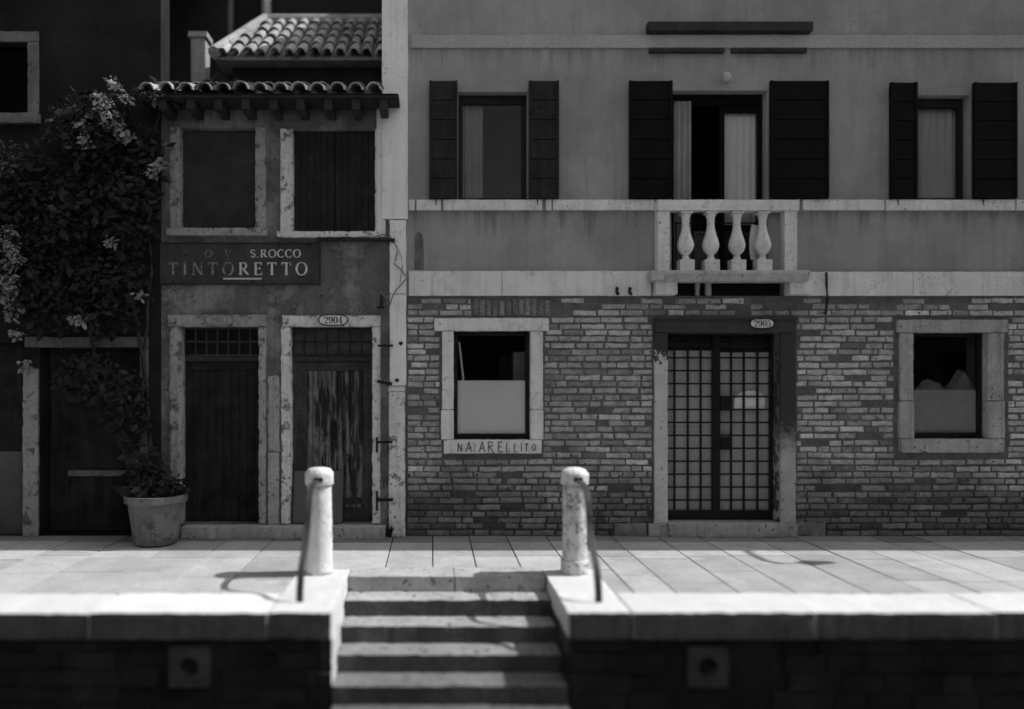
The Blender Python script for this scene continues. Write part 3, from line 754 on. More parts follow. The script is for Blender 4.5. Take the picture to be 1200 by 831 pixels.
# letter pushed between grille and panel
ye = 0.205
e = MB()
ev = [(860, 480), (896, 480), (896, 467), (894.5, 462), (888, 458.5), (871, 458), (863, 464), (861, 467)]
n_ = len(ev)
vs = [(PX(a, ye), ye, PZ(b, ye)) for a, b in ev] + [(PX(a, ye), ye+0.006, PZ(b, ye)) for a, b in ev]
e.idx(vs, [tuple(range(n_)), tuple(range(2*n_-1, n_-1, -1))] + [(k, (k+1) % n_, (k+1) % n_ + n_, k+n_) for k in range(n_)])
e.box(PX(872.5, ye), PX(888, ye), ye-0.002, ye+0.003, PZ(478, ye), PZ(468, ye))
tag(e.build('envelope', M['paper']), 'pale paper envelope pushed behind the black bars of the door', 'envelope')

# ---- upper windows with open shutters
def shutter(parent, l, r, t, b, m, yc=-0.075, ang=0):
    q = MB(); x0, x1, z0, z1 = PX(l), PX(r), PZ(b), PZ(t)
    y0, y1 = yc, yc+0.045
    f = 0.03
    q.box(x0, x0+f, y0, y1, z0, z1); q.box(x1-f, x1, y0, y1, z0, z1)
    n = 6; h = (z1-z0)/n
    for k in range(n):
        q.box(x0+f+0.002, x1-f-0.002, y0+0.006, y1-0.004, z0+k*h+0.004, z0+(k+1)*h-0.005)
    q.box(x0+f, x1-f, y1-0.0035, y1-0.001, z0, z1)
    return q.build('shutter', m, parent, bevel=0.004)
def drape(x0, x1, z0, z1, y, folds, amp=0.02):
    q = MB(); n = max(16, folds*8); vs, fs = [], []
    for k in range(9):
        v = k/8
        for i in range(n+1):
            u = i/n
            vs.append((x0+(x1-x0)*u, y+amp*math.sin(u*folds*2*math.pi+0.6*math.sin(v*3))*(0.5+0.5*v), z0+(z1-z0)*(1-v)))
    for k in range(8):
        for i in range(n): fs.append((k*(n+1)+i, k*(n+1)+i+1, (k+1)*(n+1)+i+1, (k+1)*(n+1)+i))
    q.idx(vs, fs); return q
def window_up(l, r, t, b, sl, sr, curtains, bars=True, m=None):
    wn = part('window', (PX((l+r)/2), 0, PZ(b)), bh)
    y = 0.10; x0, x1, z0, z1 = PX(l)+0.006, PX(r)-0.006, PZ(b)+0.004, PZ(t)-0.004; f = 0.05
    q = MB(); q.box(x0, x0+f, y, y+0.06, z0, z1); q.box(x1-f, x1, y, y+0.06, z0, z1); q.box(x0+f, x1-f, y, y+0.06, z0, z0+f); q.box(x0+f, x1-f, y, y+0.06, z1-0.1, z1)
    q.build('frame', M['shutter'], wn, bevel=0.004)
    q = MB(); q.box(x0+f, x1-f, y+0.025, y+0.031, z0+f, z1-0.1); q.build('pane', M['lens'], wn)
    for (a, c, mm) in curtains:
        q = drape(PX(a, .2), PX(c, .2), PZ(b, .2)+0.03, PZ(t, .2)-0.1, 0.215, max(3, int((c-a)/8)), 0.032); q.build('curtain', mm, wn, smooth=True)
    shutter(wn, sl[0], sl[1], sl[2], 234, m or M['shutter']); shutter(wn, sr[0], sr[1], sr[2], 234, m or M['shutter'])
    # shallow rendered arch over the opening and two wrought stays
    q = MB(); q.box(x0-0.02, x1+0.02, -0.012, 0.01, PZ(t)-0.001, PZ(t-9)); q.build('head_trim', M['plaster'], wn, bevel=0.003)
    for xx in (sl[0]+8, sr[0]+10):
        q = MB(); q.tube([(PX(xx), -0.06, PZ(236)), (PX(xx), -0.08, PZ(238)), (PX(xx), -0.08, PZ(242))], 0.008, 6); q.build('shutter_stay', M['black'], wn)
    return wn
window_up(537, 618, 108, 235, (503, 536, 97), (619, 654, 97), [(541, 566, M['curtain_dim'])])
window_up(1072, 1136, 112, 235, (1040, 1071, 99), (1137, 1187, 99), [(1074, 1135, M['curtain_grey'])], m=M['shutter_black'])
# french window
fw = part('french_window', (PX(843), 0, PZ(318)), bh)
y = 0.12
q = MB(); x0, x1, z0, z1 = PX(788), PX(898), PZ(318)+0.003, PZ(107)
q.box(x0, x0+0.05, y, y+0.07, z0, z1); q.box(x1-0.05, x1, y, y+0.07, z0, z1); q.box(x0+0.05, x1-0.05, y, y+0.07, z1-0.12, z1)
q.build('frame', M['shutter_black'], fw, bevel=0.004)
q = MB()                                             # right leaf, shut; its lower panel shows behind the balusters
a, b = PX(843, .14), PX(893, .14)
q.box(a, a+0.06, y+0.01, y+0.055, z0+0.02, z1-0.125); q.box(b-0.06, b, y+0.01, y+0.055, z0+0.02, z1-0.125)
for zz in (z0+0.02, z0+0.5, z1-0.20): q.box(a+0.06, b-0.06, y+0.01, y+0.055, zz, zz+0.07)
q.build('leaf', M['shutter_black'], fw, bevel=0.004)
q = MB(); q.box(a+0.062, b-0.062, y+0.03, y+0.036, z0+0.57, z1-0.2); q.build('pane', M['lens'], fw)
q = MB(); q.box(a+0.06, b-0.06, y+0.025, y+0.04, z0+0.09, z0+0.50); q.build('lower_panel', M['shutter'], fw)
q = MB()                                             # left leaf swung into the room
lx = x0+0.06
q.box(lx, lx+0.045, y+0.08, y+0.53, z0+0.02, z0+0.5); q.box(lx, lx+0.045, y+0.08, y+0.14, z0+0.5, z1-0.13); q.box(lx, lx+0.045, y+0.47, y+0.53, z0+0.5, z1-0.13); q.box(lx, lx+0.045, y+0.141, y+0.469, z1-0.2, z1-0.13)
q.build('leaf', M['shutter_black'], fw, bevel=0.004)
q = drape(PX(845, .3), PX(897, .2), PZ(316, .2), PZ(118, .2), 0.215, 6, 0.014); q.build('curtain', M['curtain'], fw, smooth=True)
q = drape(PX(789, .12), PX(809, .12), PZ(316, .12), PZ(120, .12), 0.09, 3, 0.02); q.build('curtain', M['curtain_dim'], fw, smooth=True)
q = MB()                                             # framed ornamental panel seen low in the doorway
xa, xb, za, zb = PX(813, .2), PX(866, .2), PZ(314, .2), PZ(271, .2)
q.box(xa, xb, 0.23, 0.25, za, zb, 0.5)
for (c, d, e_, g) in ((xa, xa+0.035, za, zb), (xb-0.035, xb, za, zb), (xa+0.036, xb-0.036, zb-0.03, zb), (xa+0.036, xb-0.036, za, za+0.03)): q.box(c, d, 0.2, 0.228, e_, g)
q.build('guard_panel', mat('guard_panel_grey', 0.11, var=0.2), fw)
shutter(fw, 736, 786, 97, 234, M['shutter_black']); shutter(fw, 900, 968, 97, 234, M['shutter_black'])

# ---- balcony
bc = part('balcony', (PX(853), 0, PZ(329)), bh)
yb0, yb1 = -0.16, -0.005
def bx_(p): return PX(p, -0.16)
def bz_(p): return PZ(p, -0.16)
q = MB(); q.rough(bx_(770.8), bx_(937), yb0, yb1, bz_(246), bz_(234), step=0.04, amp=0.003); q.rough(bx_(772), bx_(936), yb0-0.008, yb0+0.01, bz_(246.6), bz_(243.5), step=0.04, amp=0.002); q.build('handrail', M['stone'], bc)
for a, b in ((771.5, 785.5), (920.5, 935)):
    q = MB(); q.rough(bx_(a), bx_(b), yb0+0.012, yb1, bz_(317), bz_(246.4), step=0.04, amp=0.003); q.build('post', M['stone'], bc)
prof = [(0.052, 0.13), (0.052, 0.135), (0.040, 0.155), (0.033, 0.185), (0.045, 0.20), (0.078, 0.235), (0.094, 0.285), (0.095, 0.315), (0.085, 0.36), (0.066, 0.42), (0.050, 0.48), (0.043, 0.54), (0.044, 0.60), (0.050, 0.635), (0.060, 0.655), (0.062, 0.67)]
ks = (bz_(246.5)-bz_(317))/0.70
for cx in (805.8, 835.5, 866.4, 896.8):
    q = MB(); X = bx_(cx); Y = -0.085
    q.lathe((X, Y, bz_(317)), [(r*0.99, z*ks) for r, z in prof], 24, rough=0.003)
    b_ = q.build('baluster', M['stone'], bc, smooth=True)
    q = MB(); q.rough(X-0.083, X+0.083, Y-0.072, Y+0.072, bz_(317)+0.001, bz_(304)+0.001, step=0.03, amp=0.003); q.build('base_block', M['stone'], b_)
    q = MB(); q.box(X-0.068, X+0.068, Y-0.066, Y+0.066, bz_(317)+0.67*ks+0.001, bz_(246.8)-0.001); q.build('cap_block', M['stone'], b_, bevel=0.004)
q = MB()
vs, fs = [], []
pr = [(-0.02, 329.5), (-0.19, 329.5), (-0.20, 327), (-0.225, 323), (-0.24, 321), (-0.24, 317.2), (-0.02, 317.2)]
n_ = len(pr)
for xx in (PX(763, -.2), PX(948, -.2)): vs += [(xx, yy, PZ(zz, -.2)) for yy, zz in pr]
fs = [tuple(range(n_)), tuple(range(2*n_-1, n_-1, -1))] + [(k, k+n_, (k+1) % n_+n_, (k+1) % n_) for k in range(n_)]
q.idx(vs, fs)
q.box(PX(757), PX(777, -.2), -0.235, -0.045, PZ(328.6, -.2), PZ(318.4, -.2))
q.build('slab', M['slab'], bc, bevel=0.006)
for a, b in ((765, 789.5), (919.5, 945)):
    q = MB(); q.rough(PX(a), PX(b), -0.14, 0.3, PZ(347)+0.003, PZ(330)-0.003, step=0.04, amp=0.004); q.build('corbel', M['stone'], bc)
q = MB(); q.rough(PX(815.5), PX(820), -0.01, 0.05, PZ(346.5), PZ(330.5), step=0.03, amp=0.008); q.rough(PX(827), PX(833), -0.02, 0.05, PZ(346.5), PZ(330.5), step=0.03, amp=0.005); q.build('stub', M['grey_stone'], bc)
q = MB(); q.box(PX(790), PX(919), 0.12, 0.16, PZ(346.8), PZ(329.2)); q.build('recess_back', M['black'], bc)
tw = MB(); n1 = 14; vs, fs = [], []
for j in range(13):
    for i in range(n1+1):
        u, v = i/n1, j/12
        vs.append((PX(880, .05)+0.13*u - 0.02*math.sin(v*3), 0.03+0.015*math.sin(u*9+v*2)+0.01*v, PZ(262, .05)-0.42*v - 0.03*math.sin(u*3)))
for j in range(12):
    for i in range(n1): fs.append((j*(n1+1)+i, j*(n1+1)+i+1, (j+1)*(n1+1)+i+1, (j+1)*(n1+1)+i))
tw.idx(vs, fs)
# a towel thrown over a thin rail behind the balusters
tr = thing('towel_rail', 'thin dark rail standing across the french window behind the stone balusters', 'rail', (PX(860), 0.03, PZ(318)))
MB().tube([(PX(792), 0.03, PZ(261)), (PX(896), 0.03, PZ(261))], 0.009).build('bar', M['black'], tr)
for xx in (PX(793), PX(895)): MB().tube([(xx, 0.03, PZ(318)), (xx, 0.03, PZ(261))], 0.009).build('leg', M['black'], tr)
tag(tw.build('towel', M['curtain'], smooth=True), 'small white towel hanging from the rail behind the last baluster', 'towel')

# ---- small fittings on the brick front
for px in (722, 737):
    q = MB(); q.tube([(PX(px), 0.01, PZ(338)), (PX(px), -0.06, PZ(339)), (PX(px)-0.012, -0.075, PZ(343)), (PX(px)+0.012, -0.065, PZ(346))], 0.02, 8); q.build('iron_hook', M['rust'], bh, smooth=True)
q = MB(); q.tube([(PX(966), -0.048, PZ(320)), (PX(966), -0.052, PZ(335)), (PX(967), -0.05, PZ(350)), (PX(966), -0.03, PZ(369))], 0.014, 8)
tag(q.build('pipe_stub', M['rust']), 'short dark pipe hanging down the pale band right of the balcony', 'pipe')
def plate(label, px, py, w_, h_, text, y, m, ink, yaw=0):
    t = thing('house_number_plate', label, 'number plate', (PX(px), y, PZ(py)), 'oval house number plates')
    q = MB(); n = 40; vs, fs = [], []
    for (k_, yy) in ((1.0, 0.0), (1.0, -0.008), (0.94, -0.012)):
        for k in range(n):
            a = 2*math.pi*k/n; c, s_ = math.cos(a), math.sin(a)
            ex = 0.75
            vs.append((PX(px)+math.copysign(abs(c)**ex, c)*w_/2*k_, y+yy, PZ(py)+math.copysign(abs(s_)**ex, s_)*h_/2*k_))
    for j in range(2):
        for k in range(n): fs.append((j*n+k, j*n+(k+1) % n, (j+1)*n+(k+1) % n, (j+1)*n+k))
    fs.append(tuple(range(2*n, 3*n)))
    q.idx(vs, fs); q.build('plate', m, t)
    q = MB(); P, W = [], []
    for k in range(49):
        a = 2*math.pi*k/48; c, s_ = math.cos(a), math.sin(a)
        P.append((PX(px)+math.copysign(abs(c)**.75, c)*w_/2*1.0, PZ(py)+math.copysign(abs(s_)**.75, s_)*h_/2*1.0)); W.append(0.013)
    q.ribbon(P, W, y-0.0135); q.build('rim', ink, t)
    h = h_*0.66; wd = 0.92
    x = PX(px) - text_width(text, h, wd)/2
    q = MB(); write(q, text, x+0.004, PZ(py)-h/2, h, y-0.0135, tk=0.15, tn=0.04, widths=wd); q.build('numeral', ink, t)
plate('white oval number plate reading 2905 on the dark lintel of the barred door', 890.5, 379.6, 0.275, 0.115, '2905', -0.052, M['enamel'], M['ink'])

# ------------------------------------------------------------------ the old plaster house (left)
ph = thing('plaster_house', 'low weathered plaster house with two old doors and a painted sign', 'house', (-1.8, 0, 0))
HL, HR = PX(189), PX(452)
ZE = 5.26
holes_ph = [(PX(212), PX(304), 0.14, PZ(383)), (PX(340), PX(437), 0.14, PZ(382)), (PX(211), PX(300), PZ(268), PZ(150)), (PX(343), PX(440), PZ(272), PZ(152))]
mb = MB(); mb.wall(HL, XL-0.004, 0, ZE, 0, 0.32, holes_ph); mb.build('plaster_wall', M['old_plaster'], ph)
mb = MB(); mb.box(HL+0.002, HL+0.2, 0.325, 3.6, 0, ZE); mb.box(HL+0.2, XL-0.005, 3.4, 3.6, 0, ZE); mb.box(HL+0.201, XL-0.006, 0.325, 3.39, 0, 0.13); mb.box(HL+0.201, XL-0.006, 0.325, 3.39, 2.9, 3.0); mb.build('inner_floor', M['room'], ph)
# pilaster of whitewashed stone at the corner, in separate blocks
q = MB()
q.rough(PX(448), PX(478), -0.07, 0.02, PZ(258), 7.39, step=0.12, amp=0.003)
q.rough(PX(441.5), PX(452), -0.04, 0.015, PZ(278), PZ(120), step=0.08, amp=0.004)
q.build('corner_pilaster', M['white_paint'], bh)
q = MB()
q.rough(PX(457), PX(476), -0.065, 0.02, PZ(345), PZ(259), step=0.05, amp=0.004)
q.rough(PX(457), PX(476), -0.062, 0.02, PZ(452), PZ(345.4), step=0.05, amp=0.004)
q.build('corner_pilaster', M['white_paint'], bh)
q = MB()
q.rough(PX(455), PX(475), -0.05, 0.02, PZ(459), PZ(452.4), step=0.04, amp=0.008)
q.rough(PX(456), PX(474.5), -0.062, 0.02, 0.002, PZ(459.4), step=0.04, amp=0.007)
q.build('corner_pilaster', M['flaked_paint'], bh)

# window frames above the sign
def frame4(name, l, r, t, b, wl_, wr_, wb, proud, m, parent, wt=0):
    q = MB()
    q.rough(PX(l-wl_), PX(l)+0.004, -proud, 0.12, PZ(b), PZ(t), step=0.06, amp=0.005)
    q.rough(PX(r)-0.004, PX(r+wr_), -proud, 0.12, PZ(b), PZ(t), step=0.06, amp=0.005)
    q.rough(PX(l-wl_-3), PX(r+wr_+2), -proud-0.04, 0.12, PZ(b+wb), PZ(b)-0.002, step=0.06, amp=0.006)
    if wt: q.rough(PX(l-wl_), PX(r+wr_), -proud, 0.12, PZ(t)+0.003, PZ(t-wt), step=0.06, amp=0.005)
    return q.build(name, m, parent)
w1 = part('window', (PX(256), 0, PZ(268)), ph)
frame4('frame', 211, 300, 150, 268, 11, 12, 9, 0.03, M['edge_dimmed_paint'], w1)
q = MB(); q.box(PX(211)+0.005, PX(300)-0.005, 0.10, 0.14, PZ(268)+0.003, PZ(150)-0.003); q.build('closed_panel', mat('dusty_panel', 0.045, var=0.3, scale=3, rough=0.4), w1)
w2 = part('window', (PX(391), 0, PZ(272)), ph)
frame4('frame', 343, 440, 152, 272, 14, 2, 7, 0.03, M['flaked_paint'], w2)
for a, b in ((343.5, 391), (392, 439.5)):
    q = MB(); n = 6
    for k in range(n):
        xa = PX(a)+(PX(b)-PX(a))*k/n; xb = PX(a)+(PX(b)-PX(a))*(k+1)/n
        q.box(xa+0.002, xb-0.002, 0.06+random.uniform(0, .004), 0.10, PZ(271.5), PZ(153))
    q.box(PX(a), PX(b), 0.101, 0.12, PZ(271.5), PZ(153))
    q.build('shutter', M['shutter'], w2, bevel=0.003)
# rusty bar below the right-hand window
q = MB(); q.tube([(PX(372), -0.05, PZ(281)), (PX(420), -0.055, PZ(282)), (PX(463), -0.085, PZ(283))], 0.022, 8)
for px in (385, 404, 430, 455, 461): q.tube([(PX(px), 0.02, PZ(281)), (PX(px), -0.09, PZ(282)), (PX(px), -0.09, PZ(286))], 0.011, 6)
tag(q.build('iron_bar', M['rust']), 'rusty iron bar fixed along the wall above the painted sign', 'bar')

# doors
def old_door(l, r, top, t_mid, bot, lw, rw, lint, step, glassy, parent):
    fm = M['edge_dimmed_paint'] if glassy else M['flaked_paint']
    d = part('door', (PX((l+r)/2), 0, 0.14), parent)
    q = MB()
    q.rough(PX(lint[0]), PX(lint[1]), -0.035, 0.10, PZ(lint[3]), PZ(lint[2]), step=0.035, amp=0.006)
    q.build('lintel', fm, d)
    q = MB(); q.rough(PX(l-lw), PX(l)+0.005, -0.03, 0.16, 0.145, PZ(lint[3])-0.003, step=0.035, amp=0.008); q.build('jamb', fm, d)
    q = MB(); q.rough(PX(r)-0.005, PX(r+rw), -0.03, 0.16, 0.145, PZ(lint[3])-0.003, step=0.035, amp=0.008); q.build('jamb', fm, d)
    y = 0.14
    x0, x1 = PX(l)+0.006, PX(r)-0.006
    q = MB(); zt, zb = PZ(top), PZ(t_mid)
    for k in range(8):
        xx = x0+(x1-x0)*k/7; q.box(xx-0.008, xx+0.008, y-0.02, y-0.004, zb, zt)
    for zz in (zb+0.01, (zb+zt)/2, zt-0.012): q.box(x0, x1, y-0.026, y-0.0205, zz-0.010, zz+0.010)
    q.build('transom_grille', M['steel'] if glassy else M['rust'], d)
    q = MB(); q.box(x0, x1, y+0.03, y+0.04, zb, zt); q.build('transom_pane', M['black'] if glassy else M['frosted_dim'], d)
    q = MB(); q.box(x0, x1, y-0.02, y+0.06, zb-0.06, zb-0.003); q.build('transom_bar', M['wood'], d, bevel=0.005)
    return d, x0, x1, y, zb-0.063
M['frosted_dim'] = mat('dusty_transom_glass', 0.085, var=0.3, scale=9, rough=0.4)
d1, x0, x1, y, zt = old_door(340, 437, 383, 417, 612, 10, 9, (331, 446, 370, 383), None, False, ph)
q = MB(); zb = 0.15                                     # stiles and rails round peeled matchboard
q.box(x0, x0+0.17, y, y+0.06, zb, zt); q.box(x1-0.12, x1, y, y+0.06, zb, zt); q.box(x0+0.171, x1-0.121, y, y+0.06, zt-0.11, zt); q.box(x0+0.171, x1-0.121, y, y+0.06, zb, zb+0.16)
q.build('leaf', M['wood'], d1, bevel=0.004)
q = MB(); xa, xb = x0+0.172, x1-0.122; n = 9
for k in range(n):
    a = xa+(xb-xa)*k/n; b = xa+(xb-xa)*(k+1)/n
    q.box(a+0.002, b-0.014, y+0.006, y+0.04, zb+0.162, zt-0.112); q.box(b-0.013, b+0.001, y+0.022, y+0.04, zb+0.162, zt-0.112)
q.build('matchboard', M['peel'], d1, bevel=0.003)
q = MB(); q.box(PX(386), PX(393), y-0.006, y+0.001, PZ(516), PZ(494)); q.tube([(PX(390), y-0.04, PZ(500)), (PX(390), y, PZ(500))], 0.02, 10); q.build('lock_plate', M['black'], d1)
q = MB(); q.box(xa+0.32, xb-0.02, y+0.0, y+0.01, zb+0.20, zb+0.28); q.build('bottom_panel', M['wood'], d1, bevel=0.006)
d0, x0, x1, y, zt = old_door(212, 304, 383, 417, 612, 12, 8, (198, 312, 369, 383), None, True, ph)
q = MB(); n = 8; xa, xb = x0+0.08, x1-0.08
q.box(x0, xa-0.001, y, y+0.06, zb, zt); q.box(xb+0.001, x1, y, y+0.06, zb, zt); q.box(xa, xb, y, y+0.06, zt-0.1, zt)
for k in range(n):
    a = xa+(xb-xa)*k/n; b = xa+(xb-xa)*(k+1)/n; q.box(a+0.002, b-0.003, y+0.012+random.uniform(0,.004), y+0.05, zb, zt-0.102)
q.build('leaf', M['wood_dark'], d0, bevel=0.003)
q = MB(); q.rough(PX(218), PX(452), -0.20, 0.34, 0.002, 0.135, step=0.06, amp=0.006); q.build('door_step', M['grey_stone'], ph)
# battered skirting on the pier between the doors
q = MB(); q.rough(PX(314.5), PX(327.5), -0.025, 0.01, 0.14, PZ(530), step=0.04, amp=0.005); q.rough(PX(314), PX(328), -0.012, 0.01, PZ(529), PZ(440), step=0.03, amp=0.012); q.build('pier_patch', M['grey_stone'], ph)
# iron pins and straps beside the door
for (a, b, py, th) in ((443, 461, 405.5, .012), (443, 460, 517.5, .013), (443, 461, 584.5, .016)): q = MB(); q.box(PX(a), PX(b), -0.095, -0.07, PZ(py)-th, PZ(py)+th); q.build('iron_pin', M['black'], ph)
q = MB(); q.tube([(PX(443), -0.08, PZ(447)), (PX(460), -0.09, PZ(450))], 0.018, 8); q.build('iron_pin', M['black'], ph)
for (px, a, b) in ((442, 512, 530), (442, 575, 598)): q = MB(); q.box(PX(px)-0.012, PX(px)+0.012, -0.05, -0.034, PZ(b), PZ(a)); q.build('iron_strap', M['black'], ph)
q = MB(); q.box(PX(442), PX(451), -0.05, -0.03, PZ(361.5), PZ(359.5)); q.box(PX(446), PX(448), -0.045, -0.03, PZ(360), PZ(346)); q.tube([(PX(447), -0.04, PZ(348)), (PX(451), -0.05, PZ(352)), (PX(449.5), -0.04, PZ(357))], 0.006, 6); q.build('iron_hook', M['black'], ph)
for (px, py) in ((465.5, 446), (470, 403)): q = MB(); q.lathe((PX(px), -0.06, PZ(py)), [(0.004, -0.022), (0.026, -0.005), (0.022, 0.02)], 8); q.build('anchor_stud', M['black'], bh)
# loose wires on the pilaster
q = MB()
q.tube([(PX(461), -0.09, PZ(283)), (PX(465), -0.075, PZ(290)), (PX(466), -0.073, PZ(297)), (PX(464), -0.073, PZ(306)), (PX(462), -0.073, PZ(310)), (PX(470), -0.073, PZ(317)), (PX(475), -0.073, PZ(324)), (PX(475.5), -0.073, PZ(329)), (PX(466), -0.073, PZ(339)), (PX(460), -0.07, PZ(349)), (PX(457.5), -0.07, PZ(358))], 0.005, 6)
q.tube([(PX(440), -0.06, PZ(279)), (PX(448), -0.08, PZ(276.5)), (PX(456), -0.08, PZ(277)), (PX(461), -0.09, PZ(283))], 0.005, 6)
q.tube([(PX(465), -0.075, PZ(290)), (PX(471), -0.073, PZ(303)), (PX(472), -0.073, PZ(314)), (PX(469), -0.073, PZ(332))], 0.003, 6)
tag(q.build('loose_wire', M['cable'], smooth=True), 'thin loose electric wire zigzagging over the white corner pilaster', 'wire')
# leaning board
q = MB(); xa, xb = PX(343), PX(401)
vs = [(x_, yy, z_) for (z_, yo) in ((0.152, -0.012), (PZ(553), 0.10)) for x_ in (xa, xb) for yy in (yo, yo+0.018)]
q.idx(vs, [(0,1,3,2), (4,6,7,5), (0,2,6,4), (1,5,7,3), (0,4,5,1), (2,3,7,6)])
tag(q.build('plywood_board', M['board'], bevel=0.002), 'plain board leaning against the foot of door 2904', 'board')
plate('white oval number plate reading 2904 above the peeled door', 391, 375.4, 0.335, 0.125, '2904', -0.037, M['enamel'], M['ink'])
plate('worn grey oval number plate above the left plank door, hardly readable', 258, 375.5, 0.31, 0.12, '2903', -0.037, M['worn_enamel'], M['faded_ink'])
# painted sign
sg = thing('painted_sign', 'dark painted wall sign with pale letters reading S.ROCCO and TINTORETTO', 'sign', (PX(282), 0, PZ(333)))
q = MB(); q.box(PX(188), PX(374), -0.018, 0.002, PZ(332.5), PZ(286)); q.build('board', M['sign_ground'], sg, bevel=0.003)
q = MB(); q.box(PX(186), PX(376), -0.024, -0.002, PZ(334), PZ(332.6)); q.box(PX(374.1), PX(376), -0.024, -0.002, PZ(332.5), PZ(285.5)); q.box(PX(186), PX(374), -0.024, -0.002, PZ(285.9), PZ(284.6)); q.build('border', M['rafter'], sg)
hT = (PZ(308) - PZ(322.6))
q2 = MB(); q = MB(); tw_ = text_width('TINTORETTO', hT, 1.0, 0.31); xr = PX(363)
write(q, 'TINTORETTO', xr-tw_+0.03, PZ(322.6), hT, -0.0215, tk=0.17, tn=0.065, track=0.31, only=lambda i: i > 4)
write(q2, 'TINTORETTO', xr-tw_+0.03, PZ(322.6), hT, -0.0215, tk=0.17, tn=0.065, track=0.31, only=lambda i: i < 5); q2.build('letters', M['letter_dimmed'], sg); q.build('letters', M['letter_paint'], sg)
hS = PZ(293) - PZ(302)
q = MB(); tw_ = text_width('S.ROCCO', hS, 1.05, 0.12)
write(q, 'S.ROCCO', PX(353.5)-tw_+0.01, PZ(302), hS, -0.0215, tk=0.19, tn=0.085, widths=1.05, track=0.12); q.build('letters', M['letter_paint'], sg)
q = MB(); write(q, 'V', PX(264), PZ(302), hS, -0.0215, tk=0.19, tn=0.085); write(q, 'O', PX(241), PZ(302), hS, -0.0215, tk=0.19, tn=0.085); q.build('worn_letters', M['letter_worn'], sg)
q = MB(); q.box(PX(262), PX(307), -0.0215, -0.0185, PZ(327.8), PZ(326)); q.build('underline', M['letter_paint'], sg)

# roof edge with curved tiles on rafter ends
q = MB(); q.box(HL-0.1, XL-0.07, -0.40, 0.3, 4.99, 5.02); q.build('soffit', M['rafter'], ph)
for k in range(9): xx = HL+0.1+k*0.31; q = MB(); q.box(xx, xx+0.09, -0.37, -0.001, 4.87, 4.988); q.build('rafter', M['rafter'], ph)
def tile_row(q, xa, xb, pa, pb, pitch=0.21, r=0.085, step=0.34, upper=None, taper=None):
    """curved tiles running from the low point pa=(y,z) to the high point pb"""
    L = math.hypot(pb[0]-pa[0], pb[1]-pa[1]); nrow_ = max(1, int(L/step)); ux, uz = (pb[0]-pa[0])/L, (pb[1]-pa[1])/L
    n = int((xb-xa)/pitch)
    for k in range(n):
        for j in range(nrow_):
            s0, s1 = j*L/nrow_, (j+1)*L/nrow_+0.04
            xc = xa+(k+0.5)*pitch+random.uniform(-.012, .012)
            if taper and xc < taper(s0/L): continue
            t = random.uniform(0.65, 1.3); rr = r*random.uniform(0.94, 1.05)
            lift = 0.02 + random.uniform(0, .012)
            vs, fs = [], []
            for (s_, rad) in ((s0, rr), (s1, rr*0.86)):
                for h in (0, 0.016):
                    for i in range(9):
                        a = math.pi*i/8
                        ox = math.cos(a)*(rad-h); oz = math.sin(a)*(rad-h)
                        lf = lift if s_ == s0 else 0.0
                        vs.append((xc+ox, pa[0]+ux*s_-uz*(oz+lf), pa[1]+uz*s_+ux*(oz+lf)))
            for i in range(8):
                fs += [(i, i+1, 18+i+1, 18+i), (9+i, 27+i, 27+i+1, 9+i+1), (i, 9+i, 9+i+1, i+1), (18+i, 18+i+1, 27+i+1, 27+i)]
            q.idx(vs, fs, t)
q = MB(); tile_row(q, HL-0.1, XL-0.08, (-0.46, 5.03), (0.32, 5.33)); 
q.idx([(HL-0.1, -0.42, 5.025), (XL-0.08, -0.42, 5.025), (XL-0.08, 3.6, 6.0), (HL-0.1, 3.6, 6.0)], [(0,1,2,3)], 0.5)
q.build('eaves_tiles', M['tile'], ph)
# the little hipped roof set back above the eaves
dm = part('dormer', (PX(350), 0.3, 5.3), ph)
q = MB(); q.box(-2.42, XL-0.08, 0.30, 2.0, 5.27, 5.66); q.build('wall', M['dark_plaster'], dm)
za, zb_, ya, yb_ = 5.64, 6.62, 0.08, 1.3
xl0, xl1, xr_ = -2.58, -2.24, XL-0.02
q = MB()
q.idx([(xl0, ya, za), (xr_, ya, za), (xr_, yb_, zb_), (xl1, yb_, zb_), (xl0, 2.4, za), (xr_, 2.4, za), (xl0, ya, za-.03), (xr_, ya, za-.03), (xr_, 2.4, za-.03), (xl0, 2.4, za-.03)],
      [(0,1,2,3), (0,3,4), (3,2,5,4), (6,9,8,7), (0,6,7,1), (0,4,9,6), (1,7,8,5), (1,5,2)], 0.6)
tile_row(q, xl0+0.02, xr_-0.02, (ya-0.03, za+0.01), (yb_, zb_+0.01), pitch=0.155, r=0.066, step=0.3, taper=lambda f: xl0+(xl1-xl0)*f+0.08)
q.build('roof', M['tile'], dm)
q = MB(); q.tube([(xl0, ya-0.02, za+0.05), (xl1, yb_, zb_+0.05)], 0.075, 10); q.tube([(xl1, yb_, zb_+0.04), (xr_, yb_, zb_+0.04)], 0.075, 10); q.build('ridge_tile', M['tile'], dm)
q = MB(); cx = PX(235, 0.9); q.box(cx-0.09, cx+0.09, 0.8, 1.0, 5.4, PZ(48, .9)); q.box(cx-0.12, cx+0.12, 0.77, 1.03, PZ(48, .9)+.001, PZ(42, .9)); q.build('chimney', M['grey_stone'], ph)
